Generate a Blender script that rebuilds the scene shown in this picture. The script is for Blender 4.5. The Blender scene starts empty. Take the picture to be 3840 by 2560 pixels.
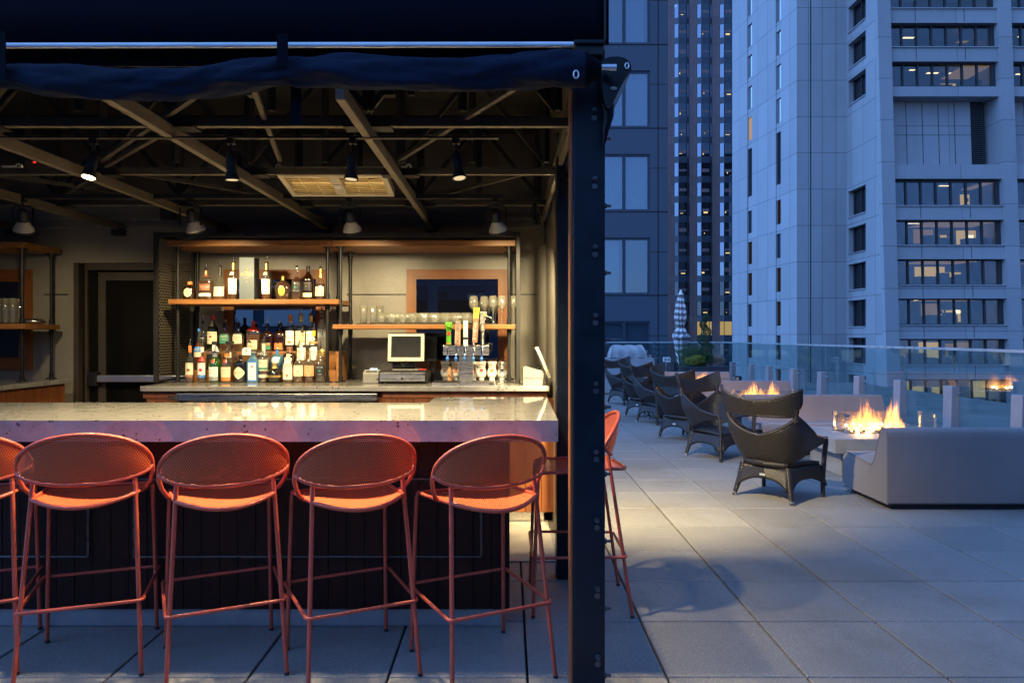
# Rooftop bar pavilion and fire-pit terrace at dusk
import bpy, math, random
from mathutils import Vector, Matrix
R = math.radians; PI = math.pi
rnd = random.Random(11)
sc = bpy.context.scene; col = sc.collection
# surveyed camera: 25 mm lens, eye 1.5 m above the pavers, looking along +Y
F0 = 2660.0; CX = 1900.0; CY = 1258.0; H = 1.5
def px(x, Y): return (x - CX) * Y / F0          # lateral metres of a survey mark at distance Y
def pz(y, Y): return H - (y - CY) * Y / F0      # height of a survey mark at distance Y

# ------------------------------------------------------------------ mesh builder
def wm(o):
    m = Matrix.LocRotScale(o.location, o.rotation_euler, o.scale)
    return wm(o.parent) @ m if o.parent else m
_tc = {}
def text_geo(s):
    if s not in _tc:
        cu = bpy.data.curves.new('t', 'FONT'); cu.body = s; cu.size = 1.0; cu.resolution_u = 1
        o = bpy.data.objects.new('t', cu); col.objects.link(o)
        me = o.to_mesh()
        vs = [v.co.copy() for v in me.vertices]; fs = [tuple(p.vertices) for p in me.polygons]
        o.to_mesh_clear(); bpy.data.objects.remove(o); bpy.data.curves.remove(cu)
        if vs:
            x0 = min(v.x for v in vs); x1 = max(v.x for v in vs); y0 = min(v.y for v in vs); y1 = max(v.y for v in vs)
            vs = [((v.x - (x0+x1)/2), (v.y - (y0+y1)/2)) for v in vs]
            _tc[s] = (vs, fs, x1-x0, y1-y0)
        else: _tc[s] = ([], [], 1, 1)
    return _tc[s]
class MB:
    def __init__(s): s.v = []; s.f = []; s.mi = []; s.sm = []; s.uv = {}
    def add(s, vs, fs, mi=0, sm=False, M=None, uv=None):
        b = len(s.v)
        for k, p in enumerate(vs):
            p = Vector(p)
            if M is not None: p = M @ p
            s.v.append(p)
            if uv: s.uv[b+k] = uv[k]
        for f in fs: s.f.append(tuple(b+i for i in f)); s.mi.append(mi); s.sm.append(sm)
        return s
    def box(s, x0, x1, y0, y1, z0, z1, mi=0, M=None):
        vs = [(x,y,z) for x in (x0,x1) for y in (y0,y1) for z in (z0,z1)]
        return s.add(vs, [(0,1,3,2),(4,6,7,5),(0,4,5,1),(2,3,7,6),(0,2,6,4),(1,5,7,3)], mi, False, M)
    def quad(s, a, b, c, d, mi=0): return s.add([a,b,c,d], [(0,1,2,3)], mi)
    def tube(s, pts, r, n=8, closed=False, mi=0, M=None, cap=True, sm=True):
        P = [Vector(p) for p in pts]; m = len(P)
        rs = r if isinstance(r, (list, tuple)) else [r]*m
        T = []
        for i in range(m):
            a = P[i-1] if (i > 0 or closed) else P[i]; b = P[(i+1) % m] if (i < m-1 or closed) else P[i]
            t = (b-a); T.append(t.normalized() if t.length > 1e-9 else Vector((0,0,1)))
        up = Vector((0,0,1)) if abs(T[0].z) < .9 else Vector((1,0,0))
        u = T[0].cross(up).normalized(); vs = []
        for i in range(m):
            u = (u - T[i]*u.dot(T[i]))
            u = u.normalized() if u.length > 1e-6 else T[i].orthogonal().normalized()
            w = T[i].cross(u)
            for k in range(n):
                a = 2*PI*k/n; vs.append(P[i] + (u*math.cos(a) + w*math.sin(a))*rs[i])
        fs = []
        for i in range(m if closed else m-1):
            for k in range(n):
                a = i*n+k; b = i*n+(k+1) % n; c = ((i+1) % m)*n
                fs.append((a, b, c+(k+1) % n, c+k))
        s.add(vs, fs, mi, sm, M)
        if cap and not closed:
            s.add(vs[:n], [tuple(range(n))[::-1]], mi, False, M); s.add(vs[-n:], [tuple(range(n))], mi, False, M)
        return s
    def cyl(s, p0, p1, r0, r1=None, n=12, mi=0, M=None, sm=True, cap=True):
        return s.tube([p0, p1], [r0, r0 if r1 is None else r1], n, False, mi, M, cap, sm)
    def bar(s, p0, p1, w, h, mi=0, up=(0,0,1)):          # rectangular bar
        a = Vector(p0); b = Vector(p1); t = (b-a).normalized(); u = t.cross(Vector(up))
        if u.length < 1e-6: u = t.orthogonal()
        u.normalize(); v = u.cross(t)
        vs = [q + u*sx*w/2 + v*sy*h/2 for q in (a,b) for sx,sy in ((-1,-1),(1,-1),(1,1),(-1,1))]
        return s.add(vs, [(3,2,1,0),(4,5,6,7),(0,1,5,4),(1,2,6,5),(2,3,7,6),(3,0,4,7)], mi)
    def lathe(s, prof, c=(0,0,0), n=20, mi=0, e=2.0, sx=1.0, sy=1.0, sm=True, M=None, cap=True, uvk=None):
        vs = []; uv = []
        for r, z in prof:
            for k in range(n):
                x, y = sup(2*PI*k/n, r, e); vs.append((c[0]+x*sx, c[1]+y*sy, c[2]+z))
        fs = []
        for i in range(len(prof)-1):
            for k in range(n): fs.append((i*n+k, i*n+(k+1) % n, (i+1)*n+(k+1) % n, (i+1)*n+k))
        s.add(vs, fs, mi, sm, M)
        if cap:
            s.add(vs[:n], [tuple(range(n))[::-1]], mi, False, M); s.add(vs[-n:], [tuple(range(n))], mi, False, M)
        return s
    def prism(s, poly, f, d0, d1, mi=0, sm=False):      # polygon (u,v) extruded along w; f(u,v,w)->xyz
        n = len(poly)
        vs = [f(u,v,d0) for u,v in poly] + [f(u,v,d1) for u,v in poly]
        s.add(vs, [tuple(range(n))[::-1], tuple(range(n, 2*n))], mi)
        s.add(vs, [(i, (i+1) % n, n+(i+1) % n, n+i) for i in range(n)], mi, sm)
        return s
    def grid(s, fn, nu, nv, mi=0, sm=True, cu=False, uvf=None, M=None):
        vs = []; uv = []
        for i in range(nu if cu else nu+1):
            for j in range(nv+1):
                p = fn(i/nu, j/nv); vs.append(p)
                if uvf: uv.append(uvf(i/nu, j/nv, p))
        w = nv+1; fs = []
        for i in range(nu):
            a = i*w; b = ((i+1) % nu if cu else i+1)*w
            for j in range(nv): fs.append((a+j, b+j, b+j+1, a+j+1))
        return s.add(vs, fs, mi, sm, M, uv if uvf else None)
    def text(s, body, fn, w, h, mi=0):                  # lettering mapped through fn(u,v), fitted in w x h
        vs, fs, tw, th = text_geo(body); k = min(w/tw, h/th)
        kx = w/tw if w/tw < k*1.6 else k*1.6; kx = min(kx, w/tw); kz = h/th if h/th < k*1.8 else k*1.8
        s.add([fn(x*kx, y*kz) for x, y in vs], fs, mi); return s
    def build(s, name, mats, parent=None, local=False, bevel=0, solid=0, segs=2, angle=40, origin=None):
        v = s.v; loc = Vector((0,0,0))
        if parent is not None and not local:
            Mi = wm(parent).inverted(); v = [Mi @ p for p in v]
        elif parent is None:
            if origin is not None: loc = Vector(origin)
            else:
                xs = [p.x for p in v]; ys = [p.y for p in v]; zs = [p.z for p in v]
                loc = Vector(((min(xs)+max(xs))/2, (min(ys)+max(ys))/2, min(zs)))
            v = [p - loc for p in v]
        me = bpy.data.meshes.new(name); me.from_pydata([tuple(p) for p in v], [], s.f)
        if not isinstance(mats, (list, tuple)): mats = [mats]
        for m in mats: me.materials.append(m)
        me.polygons.foreach_set('material_index', s.mi); me.polygons.foreach_set('use_smooth', s.sm)
        if s.uv:
            ul = me.uv_layers.new(name='UVMap')
            for li, l in enumerate(me.loops):
                ul.data[li].uv = s.uv.get(l.vertex_index, (0,0))
        me.update()
        o = bpy.data.objects.new(name, me); col.objects.link(o); o.location = loc
        if parent is not None: o.parent = parent
        if solid:
            md = o.modifiers.new('Solidify', 'SOLIDIFY'); md.thickness = solid; md.offset = 0
        if bevel:
            md = o.modifiers.new('Bevel', 'BEVEL'); md.width = bevel; md.segments = segs; md.limit_method = 'ANGLE'; md.angle_limit = R(angle)
            md.harden_normals = False
        return o
def sup(a, r, e):
    c = math.cos(a); q = math.sin(a)
    if e == 2.0: return r*c, r*q
    k = (abs(c)**e + abs(q)**e)**(-1/e); return r*k*c, r*k*q
def smooth(a, b, t):
    t = max(0, min(1, (t-a)/(b-a))); return t*t*(3-2*t)
def interp(tab, x):
    if x <= tab[0][0]: return tab[0][1]
    for (a, u), (b, w) in zip(tab, tab[1:]):
        if x <= b:
            t = (x-a)/(b-a); t = t*t*(3-2*t); return u+(w-u)*t
    return tab[-1][1]
def tag(o, label=None, cat=None, group=None, kind=None):
    if label: o['label'] = label
    if cat: o['category'] = cat
    if group: o['group'] = group
    if kind: o['kind'] = kind
    return o
def thing(name, label, cat, loc=(0,0,0), rz=0, group=None):
    o = bpy.data.objects.new(name, None); col.objects.link(o); o.empty_display_size = .1
    o.location = loc; o.rotation_euler = (0,0,rz)
    return tag(o, label, cat, group)
kids = {}
def copy_tree(o, parent=None, loc=None, rz=None, label=None):
    c = o.copy(); col.objects.link(c); c.parent = parent
    if loc is not None: c.location = loc
    if rz is not None: c.rotation_euler = (0,0,rz)
    if label: c['label'] = label
    for ch in list(o.children): copy_tree(ch, c)
    return c
def struct(mb, name, m, **k): return tag(mb.build(name, m, **k), kind='structure')

# ------------------------------------------------------------------ materials
class NT:
    def __init__(s, name):
        s.m = bpy.data.materials.new(name); s.m.use_nodes = True; s.t = s.m.node_tree; s.t.nodes.clear()
        s.out = s.t.nodes.new('ShaderNodeOutputMaterial')
    def n(s, ty, props=None, **ins):
        d = s.t.nodes.new('ShaderNode'+ty)
        for k, v in (props or {}).items(): setattr(d, k, v)
        for k, v in ins.items():
            i = d.inputs[int(k[1:])] if k[0] == '_' and k[1:].isdigit() else d.inputs[k.replace('_', ' ')]
            s.set(i, v)
        return d
    def set(s, i, v):
        if hasattr(v, 'is_output') or isinstance(v, bpy.types.NodeSocket): s.t.links.new(v, i)
        elif isinstance(v, (tuple, list)) and len(v) == 3 and i.type == 'RGBA': i.default_value = (*v, 1)
        else: i.default_value = v
    def math(s, op, a, b=0.0, c=None):
        d = s.n('Math', {'operation': op}, _0=a, _1=b)
        if c is not None: s.set(d.inputs[2], c)
        return d.outputs[0]
    def coord(s, which='Object', scale=None, rot=None):
        o = s.n('TexCoord').outputs[which]
        if scale or rot:
            mp = s.n('Mapping', None, Vector=o)
            if scale: mp.inputs['Scale'].default_value = scale
            if rot: mp.inputs['Rotation'].default_value = rot
            o = mp.outputs[0]
        return o
    def noise(s, vec, scale, detail=4, rough=.6): return s.n('TexNoise', None, Vector=vec, Scale=scale, Detail=detail, Roughness=rough).outputs['Fac']
    def ramp(s, fac, stops):
        d = s.n('ValToRGB', None, Fac=fac); e = d.color_ramp.elements
        while len(e) < len(stops): e.new(.5)
        for k, (p, c) in enumerate(stops): e[k].position = p; e[k].color = (*c, 1)
        return d.outputs[0]
    def mix(s, f, a, b, mode='MIX'):
        d = s.n('Mix', {'data_type': 'RGBA', 'blend_type': mode})
        s.set(d.inputs[0], f); s.set(d.inputs[6], a); s.set(d.inputs[7], b); return d.outputs[2]
    def bump(s, h, strength, dist=.01): return s.n('Bump', None, Height=h, Strength=strength, Distance=dist).outputs[0]
    def pbsdf(s, **k): return s.n('BsdfPrincipled', None, **k).outputs[0]
    def end(s, sh): s.t.links.new(sh, s.out.inputs[0]); return s.m
def mat(name, c, rough=.5, metal=0., var=.12, vs=6., bump=0., bs=80., coat=0., spec=.5, stretch=None):
    t = NT(name); co = t.coord('Object', stretch)
    f = t.noise(co, vs, 5); lo = tuple(x*(1-var) for x in c); hi = tuple(min(1, x*(1+var)) for x in c)
    k = dict(Base_Color=t.ramp(f, [(.3, lo), (.7, hi)]), Metallic=metal, Specular_IOR_Level=spec, Coat_Weight=coat, Coat_Roughness=.06)
    k['Roughness'] = t.ramp(f, [(.25, (max(0, rough-.07),)*3), (.75, (min(1, rough+.07),)*3)])
    if bump: k['Normal'] = t.bump(t.noise(co, bs, 3), bump, .004)
    return t.end(t.pbsdf(**k))
def wood(name, c1, c2, axis='x', rough=.45, scale=1., coat=0., spec=.4):
    t = NT(name); sx = {'x': (1.2,14,14), 'y': (14,1.2,14), 'z': (14,14,1.2)}[axis]
    co = t.coord('Object', tuple(a*scale for a in sx))
    n1 = t.noise(co, 1.0, 6, .65); n2 = t.noise(co, 9.0, 3, .6)
    f = t.math('ADD', t.math('MULTIPLY', n1, .75), t.math('MULTIPLY', n2, .25))
    cc = t.ramp(f, [(.32, c1), (.5, tuple((a+b)/2 for a, b in zip(c1, c2))), (.68, c2)])
    return t.end(t.pbsdf(Base_Color=cc, Roughness=rough, Coat_Weight=coat, Specular_IOR_Level=spec, Normal=t.bump(f, .25, .003)))
def glassy(name, tint, refl=.12, rough=.02, diffuse=None, dk=0., ior=1.45):
    t = NT(name)
    g = t.n('BsdfGlossy', None, Color=(1,1,1), Roughness=rough).outputs[0]
    tr = t.n('BsdfTransparent', None, Color=tint).outputs[0]
    if diffuse:
        d = t.n('BsdfTranslucent', None, Color=diffuse).outputs[0]; d2 = t.n('BsdfDiffuse', None, Color=diffuse).outputs[0]
        dd = t.n('MixShader', None, _0=.5, _1=d, _2=d2).outputs[0]
        tr = t.n('MixShader', None, _0=dk, _1=tr, _2=dd).outputs[0]
    f0 = ((ior-1)/(ior+1))**2; fc = t.n('LayerWeight', None, Blend=.5).outputs['Facing']
    f = t.math('ADD', t.math('MULTIPLY', t.math('POWER', fc, 5.), 1-f0), f0+refl)
    f = t.math('MINIMUM', f, .95)
    return t.end(t.n('MixShader', None, _0=f, _1=tr, _2=g).outputs[0])
def emit(name, c, s):
    t = NT(name); return t.end(t.n('Emission', None, Color=c, Strength=s).outputs[0])

m_black = mat('black_metal', (.010,.010,.011), .48, 0., spec=.35)
m_dark = mat('dark_steel', (.014,.013,.012), .55, .2)
m_purlin = mat('purlin_paint', (.038,.032,.024), .55, .1, var=.2)
m_joist = mat('joist_steel', (.125,.105,.073), .5, .1, var=.18, vs=4)
m_steel = mat('stainless', (.62,.61,.58), .28, 1., var=.06, vs=3, stretch=(1,1,30))
m_alu = mat('brushed_aluminium', (.55,.56,.58), .35, .9, var=.05)
m_chrome = mat('chrome', (.8,.8,.8), .08, 1., var=.02)
m_navy = mat('navy_paint', (.0042,.008,.0145), .42, 0, var=.25, vs=9, bump=.08, spec=.25)
m_cloth = mat('navy_canvas', (.0018,.0034,.008), .9, 0, spec=.1, var=.25, vs=5, bump=.25, bs=500)
m_rollc = mat('navy_roll_canvas', (.0045,.0105,.026), .85, 0, spec=.15, var=.25, vs=5, bump=.25, bs=500)
m_wood = wood('oiled_shelf_wood', (.165,.058,.014), (.32,.14,.042))
m_woodf = wood('frame_wood', (.15,.046,.012), (.32,.115,.03), 'x')
m_woodz = wood('frame_wood_upright', (.15,.046,.012), (.32,.115,.03), 'z')
m_cab = wood('cabinet_wood', (.16,.045,.015), (.33,.11,.035), 'z')
m_maho = wood('dark_mahogany_plank', (.012,.0035,.003), (.026,.008,.006), 'z', .5, spec=.18)
m_white = mat('white_plastic', (.7,.7,.68), .4, var=.04)
m_cream = mat('cream_paper', (.72,.64,.44), .6, var=.05)
m_paper = mat('white_paper', (.78,.76,.70), .6, var=.04)
m_ink = mat('black_ink', (.015,.014,.014), .6)
m_gold = mat('gold_foil', (.72,.50,.14), .3, .8)
m_red = mat('red_paint', (.5,.03,.025), .4)
m_orange = mat('orange_foil', (.75,.22,.05), .4)
m_blue = mat('blue_foil', (.05,.2,.6), .35)
m_greenl = mat('green_label', (.05,.22,.14), .5)
m_peach = mat('peach_paper', (.68,.36,.18), .6)
m_pink = mat('pale_pink_paper', (.78,.62,.55), .6)
m_blackl = mat('black_label', (.02,.02,.02), .45)
m_yellow = mat('yellow_paint', (.75,.62,.06), .45)
m_silver = mat('silver_foil', (.6,.62,.6), .3, .7)
m_brownl = mat('brown_label', (.25,.09,.04), .5)
m_slate = mat('slate_carton', (.075,.095,.11), .5, var=.08)
m_rubber = mat('black_rubber', (.015,.015,.015), .8)
m_grayp = mat('grey_plastic', (.20,.195,.18), .5, var=.06, bump=.1, bs=600)
m_beige = mat('beige_plastic', (.52,.47,.36), .45, var=.05)
m_screen = mat('dark_screen', (.006,.007,.009), .3, spec=.15)
m_copper = mat('copper_cap', (.5,.2,.1), .35, .6)

def granite_top():
    t = NT('polished_granite'); co = t.coord()
    a = t.noise(co, 9, 6, .7); b = t.noise(co, 55, 4, .7)
    base = t.ramp(a, [(.3, (.24,.225,.20)), (.5, (.345,.33,.30)), (.72, (.43,.415,.385))])
    base = t.mix(t.math('MULTIPLY', b, .55), base, (.20,.19,.185))
    v = t.n('TexVoronoi', None, Vector=co, Scale=46.).outputs['Distance']
    w = t.noise(co, 14, 3); sp = t.math('LESS_THAN', v, t.math('MULTIPLY', t.math('SUBTRACT', w, .44), 1.5))
    base = t.mix(t.math('MULTIPLY', sp, .9), base, (.03,.026,.028))
    return t.end(t.pbsdf(Base_Color=base, Roughness=.3, Specular_IOR_Level=.5, Coat_Weight=1.0, Coat_Roughness=.025))
m_granite = granite_top()
def paver():
    t = NT('concrete_paver'); co = t.coord()
    sep = t.n('SeparateXYZ', None, Vector=co)
    ix = t.math('FLOOR', t.math('DIVIDE', t.math('SUBTRACT', sep.outputs[0], 1.32), .614)); iy = t.math('FLOOR', t.math('DIVIDE', t.math('SUBTRACT', sep.outputs[1], 3.122), .6096))
    cb = t.n('CombineXYZ', None, X=ix, Y=iy)
    wn = t.n('TexWhiteNoise', {'noise_dimensions': '3D'}, Vector=cb.outputs[0]).outputs['Value']
    big = t.noise(co, 1.3, 5, .6); med = t.noise(co, 17, 5, .7); fine = t.noise(co, 330, 2, .7); sp = t.noise(co, 120, 3, .9)
    f = t.math('ADD', t.math('MULTIPLY', big, .45), t.math('ADD', t.math('MULTIPLY', med, .25), t.math('MULTIPLY', wn, .22)))
    c = t.ramp(f, [(.2, (.150,.146,.140)), (.5, (.212,.207,.199)), (.8, (.285,.278,.266))])
    c = t.mix(t.ramp(fine, [(.36, (1,1,1)), (.46, (0,0,0))]), c, (.09,.08,.068))
    c = t.mix(t.ramp(sp, [(.56, (0,0,0)), (.66, (.85,.85,.85))]), c, (.50,.46,.40))
    # worn, greasy blotches
    st = t.ramp(t.noise(co, .7, 6, .7), [(.50, (0,0,0)), (.64, (.6,.6,.6))])
    c = t.mix(st, c, (.15,.135,.113))
    return t.end(t.pbsdf(Base_Color=c, Roughness=.62, Specular_IOR_Level=.4, Normal=t.bump(t.math('ADD', fine, t.math('MULTIPLY', sp, .6)), .45, .003)))
m_paver = paver()
def wall_paint():
    t = NT('orange_peel_wall'); co = t.coord()
    f = t.noise(co, 2.2, 5); n2 = t.noise(co, 110, 2, .5)
    c = t.ramp(f, [(.3, (.21,.19,.16)), (.7, (.27,.247,.21))])
    return t.end(t.pbsdf(Base_Color=c, Roughness=.38, Specular_IOR_Level=.5, Normal=t.bump(n2, .35, .004)))
m_wall = wall_paint()
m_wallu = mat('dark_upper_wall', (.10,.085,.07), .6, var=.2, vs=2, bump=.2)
m_roof = mat('dark_roof_lining', (.020,.017,.014), .85, var=.2, vs=2)
m_door = mat('dark_door_paint', (.006,.0055,.005), .6, var=.2, spec=.06)
m_frame = mat('tan_door_frame', (.05,.039,.028), .5)
def perforated():
    t = NT('coral_perforated_sheet'); uv = t.n('TexCoord').outputs['UV']
    def lat(off):
        mp = t.n('Mapping', None, Vector=uv); p = .0103
        mp.inputs['Scale'].default_value = (1/p, 1/(1.732*p), 1); mp.inputs['Location'].default_value = (off, off, 0)
        fr = t.n('VectorMath', {'operation': 'FRACTION'}, _0=mp.outputs[0]).outputs[0]
        sb = t.n('VectorMath', {'operation': 'SUBTRACT'}, _0=fr, _1=(.5,.5,0)).outputs[0]
        ml = t.n('VectorMath', {'operation': 'MULTIPLY'}, _0=sb, _1=(1,1.732,0)).outputs[0]
        return t.n('VectorMath', {'operation': 'LENGTH'}, _0=ml).outputs['Value']
    hole = t.math('LESS_THAN', t.math('MINIMUM', lat(0.), lat(.5)), .215)
    p = t.pbsdf(Base_Color=(.43,.082,.028), Roughness=.5, Specular_IOR_Level=.5)
    return t.end(t.n('MixShader', None, _0=hole, _1=p, _2=t.n('BsdfTransparent').outputs[0]).outputs[0])
m_perf = perforated()
m_coral = mat('coral_powder_coat', (.41,.064,.034), .42, var=.12, vs=20, coat=.05)
def hexmesh():
    t = NT('hex_perforated_steel'); uv = t.n('TexCoord').outputs['UV']
    def lat(off):
        mp = t.n('Mapping', None, Vector=uv); p = .0275
        mp.inputs['Scale'].default_value = (1/p, 1/(1.732*p), 1); mp.inputs['Location'].default_value = (off, off, 0)
        fr = t.n('VectorMath', {'operation': 'FRACTION'}, _0=mp.outputs[0]).outputs[0]
        sb = t.n('VectorMath', {'operation': 'SUBTRACT'}, _0=fr, _1=(.5,.5,0)).outputs[0]
        ml = t.n('VectorMath', {'operation': 'MULTIPLY'}, _0=sb, _1=(1,1.732,0)).outputs[0]
        return t.n('VectorMath', {'operation': 'LENGTH'}, _0=ml).outputs['Value']
    hole = t.math('LESS_THAN', t.math('MINIMUM', lat(0.), lat(.5)), .40)
    p = t.pbsdf(Base_Color=(.20,.17,.12), Roughness=.4, Metallic=.4)
    return t.end(t.n('MixShader', None, _0=hole, _1=p, _2=t.n('BsdfTransparent').outputs[0]).outputs[0])
m_hex = hexmesh()
def wicker():
    t = NT('dark_brown_wicker'); co = t.coord('Object')
    sp = t.n('SeparateXYZ', None, Vector=co)
    ax = t.math('ABSOLUTE', sp.outputs[0])
    d = t.math('ADD', t.math('MULTIPLY', ax, .8), t.math('ADD', sp.outputs[2], t.math('MULTIPLY', sp.outputs[1], .55)))
    s1 = t.math('SINE', t.math('MULTIPLY', d, 260.))
    e = t.math('SUBTRACT', t.math('MULTIPLY', sp.outputs[2], .9), t.math('ADD', ax, t.math('MULTIPLY', sp.outputs[1], .9)))
    s2 = t.math('SINE', t.math('MULTIPLY', e, 140.))
    h = t.math('ADD', s1, t.math('MULTIPLY', s2, .3))
    hh = t.math('MULTIPLY', t.math('ADD', h, 1.7), .3)
    c = t.ramp(hh, [(.1, (.0035,.0026,.0024)), (.5, (.0095,.0072,.0064)), (.95, (.032,.025,.022))])
    return t.end(t.pbsdf(Base_Color=c, Roughness=.42, Specular_IOR_Level=.5, Normal=t.bump(hh, .8, .006)))
m_wick = wicker()
def sofa_fab():
    t = NT('taupe_outdoor_fabric'); co = t.coord()
    f = t.noise(co, 1.6, 5, .6); n2 = t.noise(co, 420, 2)
    c = t.ramp(f, [(.3, (.165,.142,.138)), (.7, (.205,.178,.172))])
    soil = t.ramp(t.noise(co, 3.5, 5, .7), [(.55, (0,0,0)), (.75, (.25,.25,.25))]); c = t.mix(soil, c, (.15,.135,.13))
    return t.end(t.pbsdf(Base_Color=c, Roughness=.85, Sheen_Weight=.15, Normal=t.bump(t.math('ADD', n2, t.math('MULTIPLY', f, 3.)), .3, .006)))
m_sofa = sofa_fab()
m_conc = mat('smooth_concrete', (.27,.258,.24), .6, var=.16, vs=7, bump=.15, bs=40)
m_pylon = mat('pale_pylon_finish', (.30,.27,.265), .55, var=.07)
m_grey = mat('grill_cover_vinyl', (.34,.33,.33), .6, var=.1, bump=.15, bs=30)
m_planter = mat('dark_planter', (.035,.04,.045), .5)
m_rail = glassy('railing_glass', (.80,.91,.905), .055, .0, ior=1.45)
m_cap = mat('glass_cap_strip', (.42,.50,.50), .3, .3)
m_guard = glassy('fire_guard_glass', (.93,.96,.95), .02, .0)
m_clear = glassy('clear_bottle_glass', (.90,.91,.86), .05, .03, (.7,.68,.55), .05)
m_tumbler = glassy('tumbler_glass', (.88,.89,.86), .10, .05, (.95,.90,.78), .16)
m_frost = glassy('frosted_glass', (.7,.7,.66), .06, .15, (.7,.68,.6), .55)
m_green = glassy('green_bottle_glass', (.10,.42,.05), .07, .03, (.12,.4,.03), .25)
m_dkgreen = glassy('dark_green_glass', (.04,.07,.015), .07, .03, (.02,.04,.01), .5)
m_blkglass = mat('black_glass', (.008,.007,.006), .08, spec=.8)
m_bluegl = glassy('pale_blue_glass', (.22,.55,.80), .08, .04, (.2,.5,.75), .45)
m_brglass = glassy('brown_glass', (.14,.04,.01), .07, .03, (.1,.03,.005), .35)
m_amber = glassy('amber_liquid', (.60,.22,.035), .02, .1, (.62,.22,.03), .30)
m_dkamber = glassy('dark_amber_liquid', (.30,.07,.012), .02, .1, (.28,.06,.01), .35)
m_redliq = glassy('red_orange_liquid', (.55,.06,.02), .02, .1, (.55,.06,.02), .35)
m_paleliq = glassy('pale_gold_liquid', (.82,.62,.25), .02, .1, (.7,.5,.18), .18)
m_cola = glassy('coffee_liquid', (.04,.015,.008), .02, .1, (.02,.01,.005), .5)
# ------------------------------------------------------------------ ground
PX, PY = .614, .6096
fl = MB()
for i in range(-14, 16):
    for j in range(-6, 32):
        x0 = 1.32 + i*PX; y0 = 3.122 + j*PY
        dz = rnd.uniform(-.0012, .0012); g = .0058
        a, b, c, d = x0+g, x0+PX-g, y0+g, y0+PY-g; q = .004
        vs = [(a,c,-.03),(b,c,-.03),(b,d,-.03),(a,d,-.03),(a,c,-q+dz),(b,c,-q+dz),(b,d,-q+dz),(a,d,-q+dz),(a+q,c+q,dz),(b-q,c+q,dz),(b-q,d-q,dz),(a+q,d-q,dz)]
        fs = [(8,9,10,11)]
        for k in range(4): fs += [(k,(k+1)%4,4+(k+1)%4,4+k),(4+k,4+(k+1)%4,8+(k+1)%4,8+k)]
        fl.add(vs, fs)
struct(fl, 'terrace_floor', m_paver, origin=(0,0,0))
m_joint = mat('dark_joint_bed', (.03,.028,.022), .9)
struct(MB().box(-8, 11.2, -.6, 22.7, -.8, -.032), 'terrace_slab', m_joint)
m_kfloor = mat('bar_floor_concrete', (.34,.31,.26), .7, var=.2, vs=5, bump=.2)
struct(MB().box(-5.2, .33, 4.70, 6.76, .003, .008), 'bar_floor', m_kfloor)
m_asph = mat('street_asphalt', (.04,.04,.042), .8)
struct(MB().box(-900, 900, -600, 1500, -42, -41), 'street_ground', m_asph)

# ------------------------------------------------------------------ bar pavilion (one building, many parts)
pav = thing('bar_pavilion', 'dark steel framed open bar pavilion with navy posts and lit beige back wall', 'pavilion', (-1.2, 4.8, 0))
WY = 6.75
PF = 2.88
# posts
mb = MB().box(.270, .400, PF, PF+.13, 0, 2.66)
post = mb.build('post', m_navy, pav, bevel=.006); post['label'] = 'navy front corner post with rows of bolts'
m_bolt = mat('dull_bolt_zinc', (.09,.09,.095), .45, .7)
for k in range(10):
    bt = MB()
    z = pz(255*1.6327, PF) - k*.2765
    x = .270 + .085 + .0018*k
    bt.cyl((x, PF, z), (x, PF-.012, z), .011, n=6); bt.cyl((x, PF-.012, z), (x, PF-.030, z), .006, n=8)
    bt.cyl((x, PF-.004, z-.03), (x, PF-.006, z-.03), .012, n=8)
    bt.build('bolt', m_bolt, post); bt = MB(); z2 = z - .10
    bt.cyl((.40, PF+.05, z2), (.412, PF+.05, z2), .012, n=6); bt.cyl((.412, PF+.05, z2), (.430, PF+.05, z2), .006, n=8); bt.build('bolt', m_bolt, post)
MB().box(.2585, .2695, PF+.012, PF+.10, 0, 2.5).build('post_batten', m_cab, pav, bevel=.002)
MB().box(.307, .437, 4.36, 4.49, 0, 2.75).build('post', m_navy, pav, bevel=.006); MB().box(-6.50, -6.37, PF, PF+.13, 0, 2.66).build('post', m_navy, pav, bevel=.006)
# walls
wallb = MB()
wallb.box(-6.5, -4.12, WY, WY+.12, 0, 2.78)                    # left of door
wallb.box(-3.01, .374, WY, WY+.12, 0, 2.78)
wallb.box(-4.12, -3.01, WY, WY+.12, pz(985, WY), 2.78)
wallb.box(.374, .50, 5.3, WY+.12, 0, 2.62)
wallb.build('back_wall', m_wall, pav)
up = MB(); up.box(-6.5, .40, WY+.01, WY+.13, 2.785, 3.5); up.box(.37, .41, 2.97, WY, 2.67, 3.41); up.box(-6.6, -6.5, 3.02, WY, 0, 3.41)
for z in (2.52, 2.60): MB().box(-6.4, .36, WY-.03, WY-.002, z, z+.03).build('wall_rail', m_wall, pav)
up.build('upper_wall', m_wallu, pav)
for a, b in ((-4.40,-4.17), (-2.9, -2.72), (-1.52, -.955), (.02,.28)): MB().box(a, b, WY-.006, WY-.001, pz(1106, WY), pz(1102, WY)).build('wall_groove', m_black, pav)
MB().box(.284, .30, WY-.02, WY-.001, 1.0, 2.5).build('corner_trim', m_wall, pav)
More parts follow.
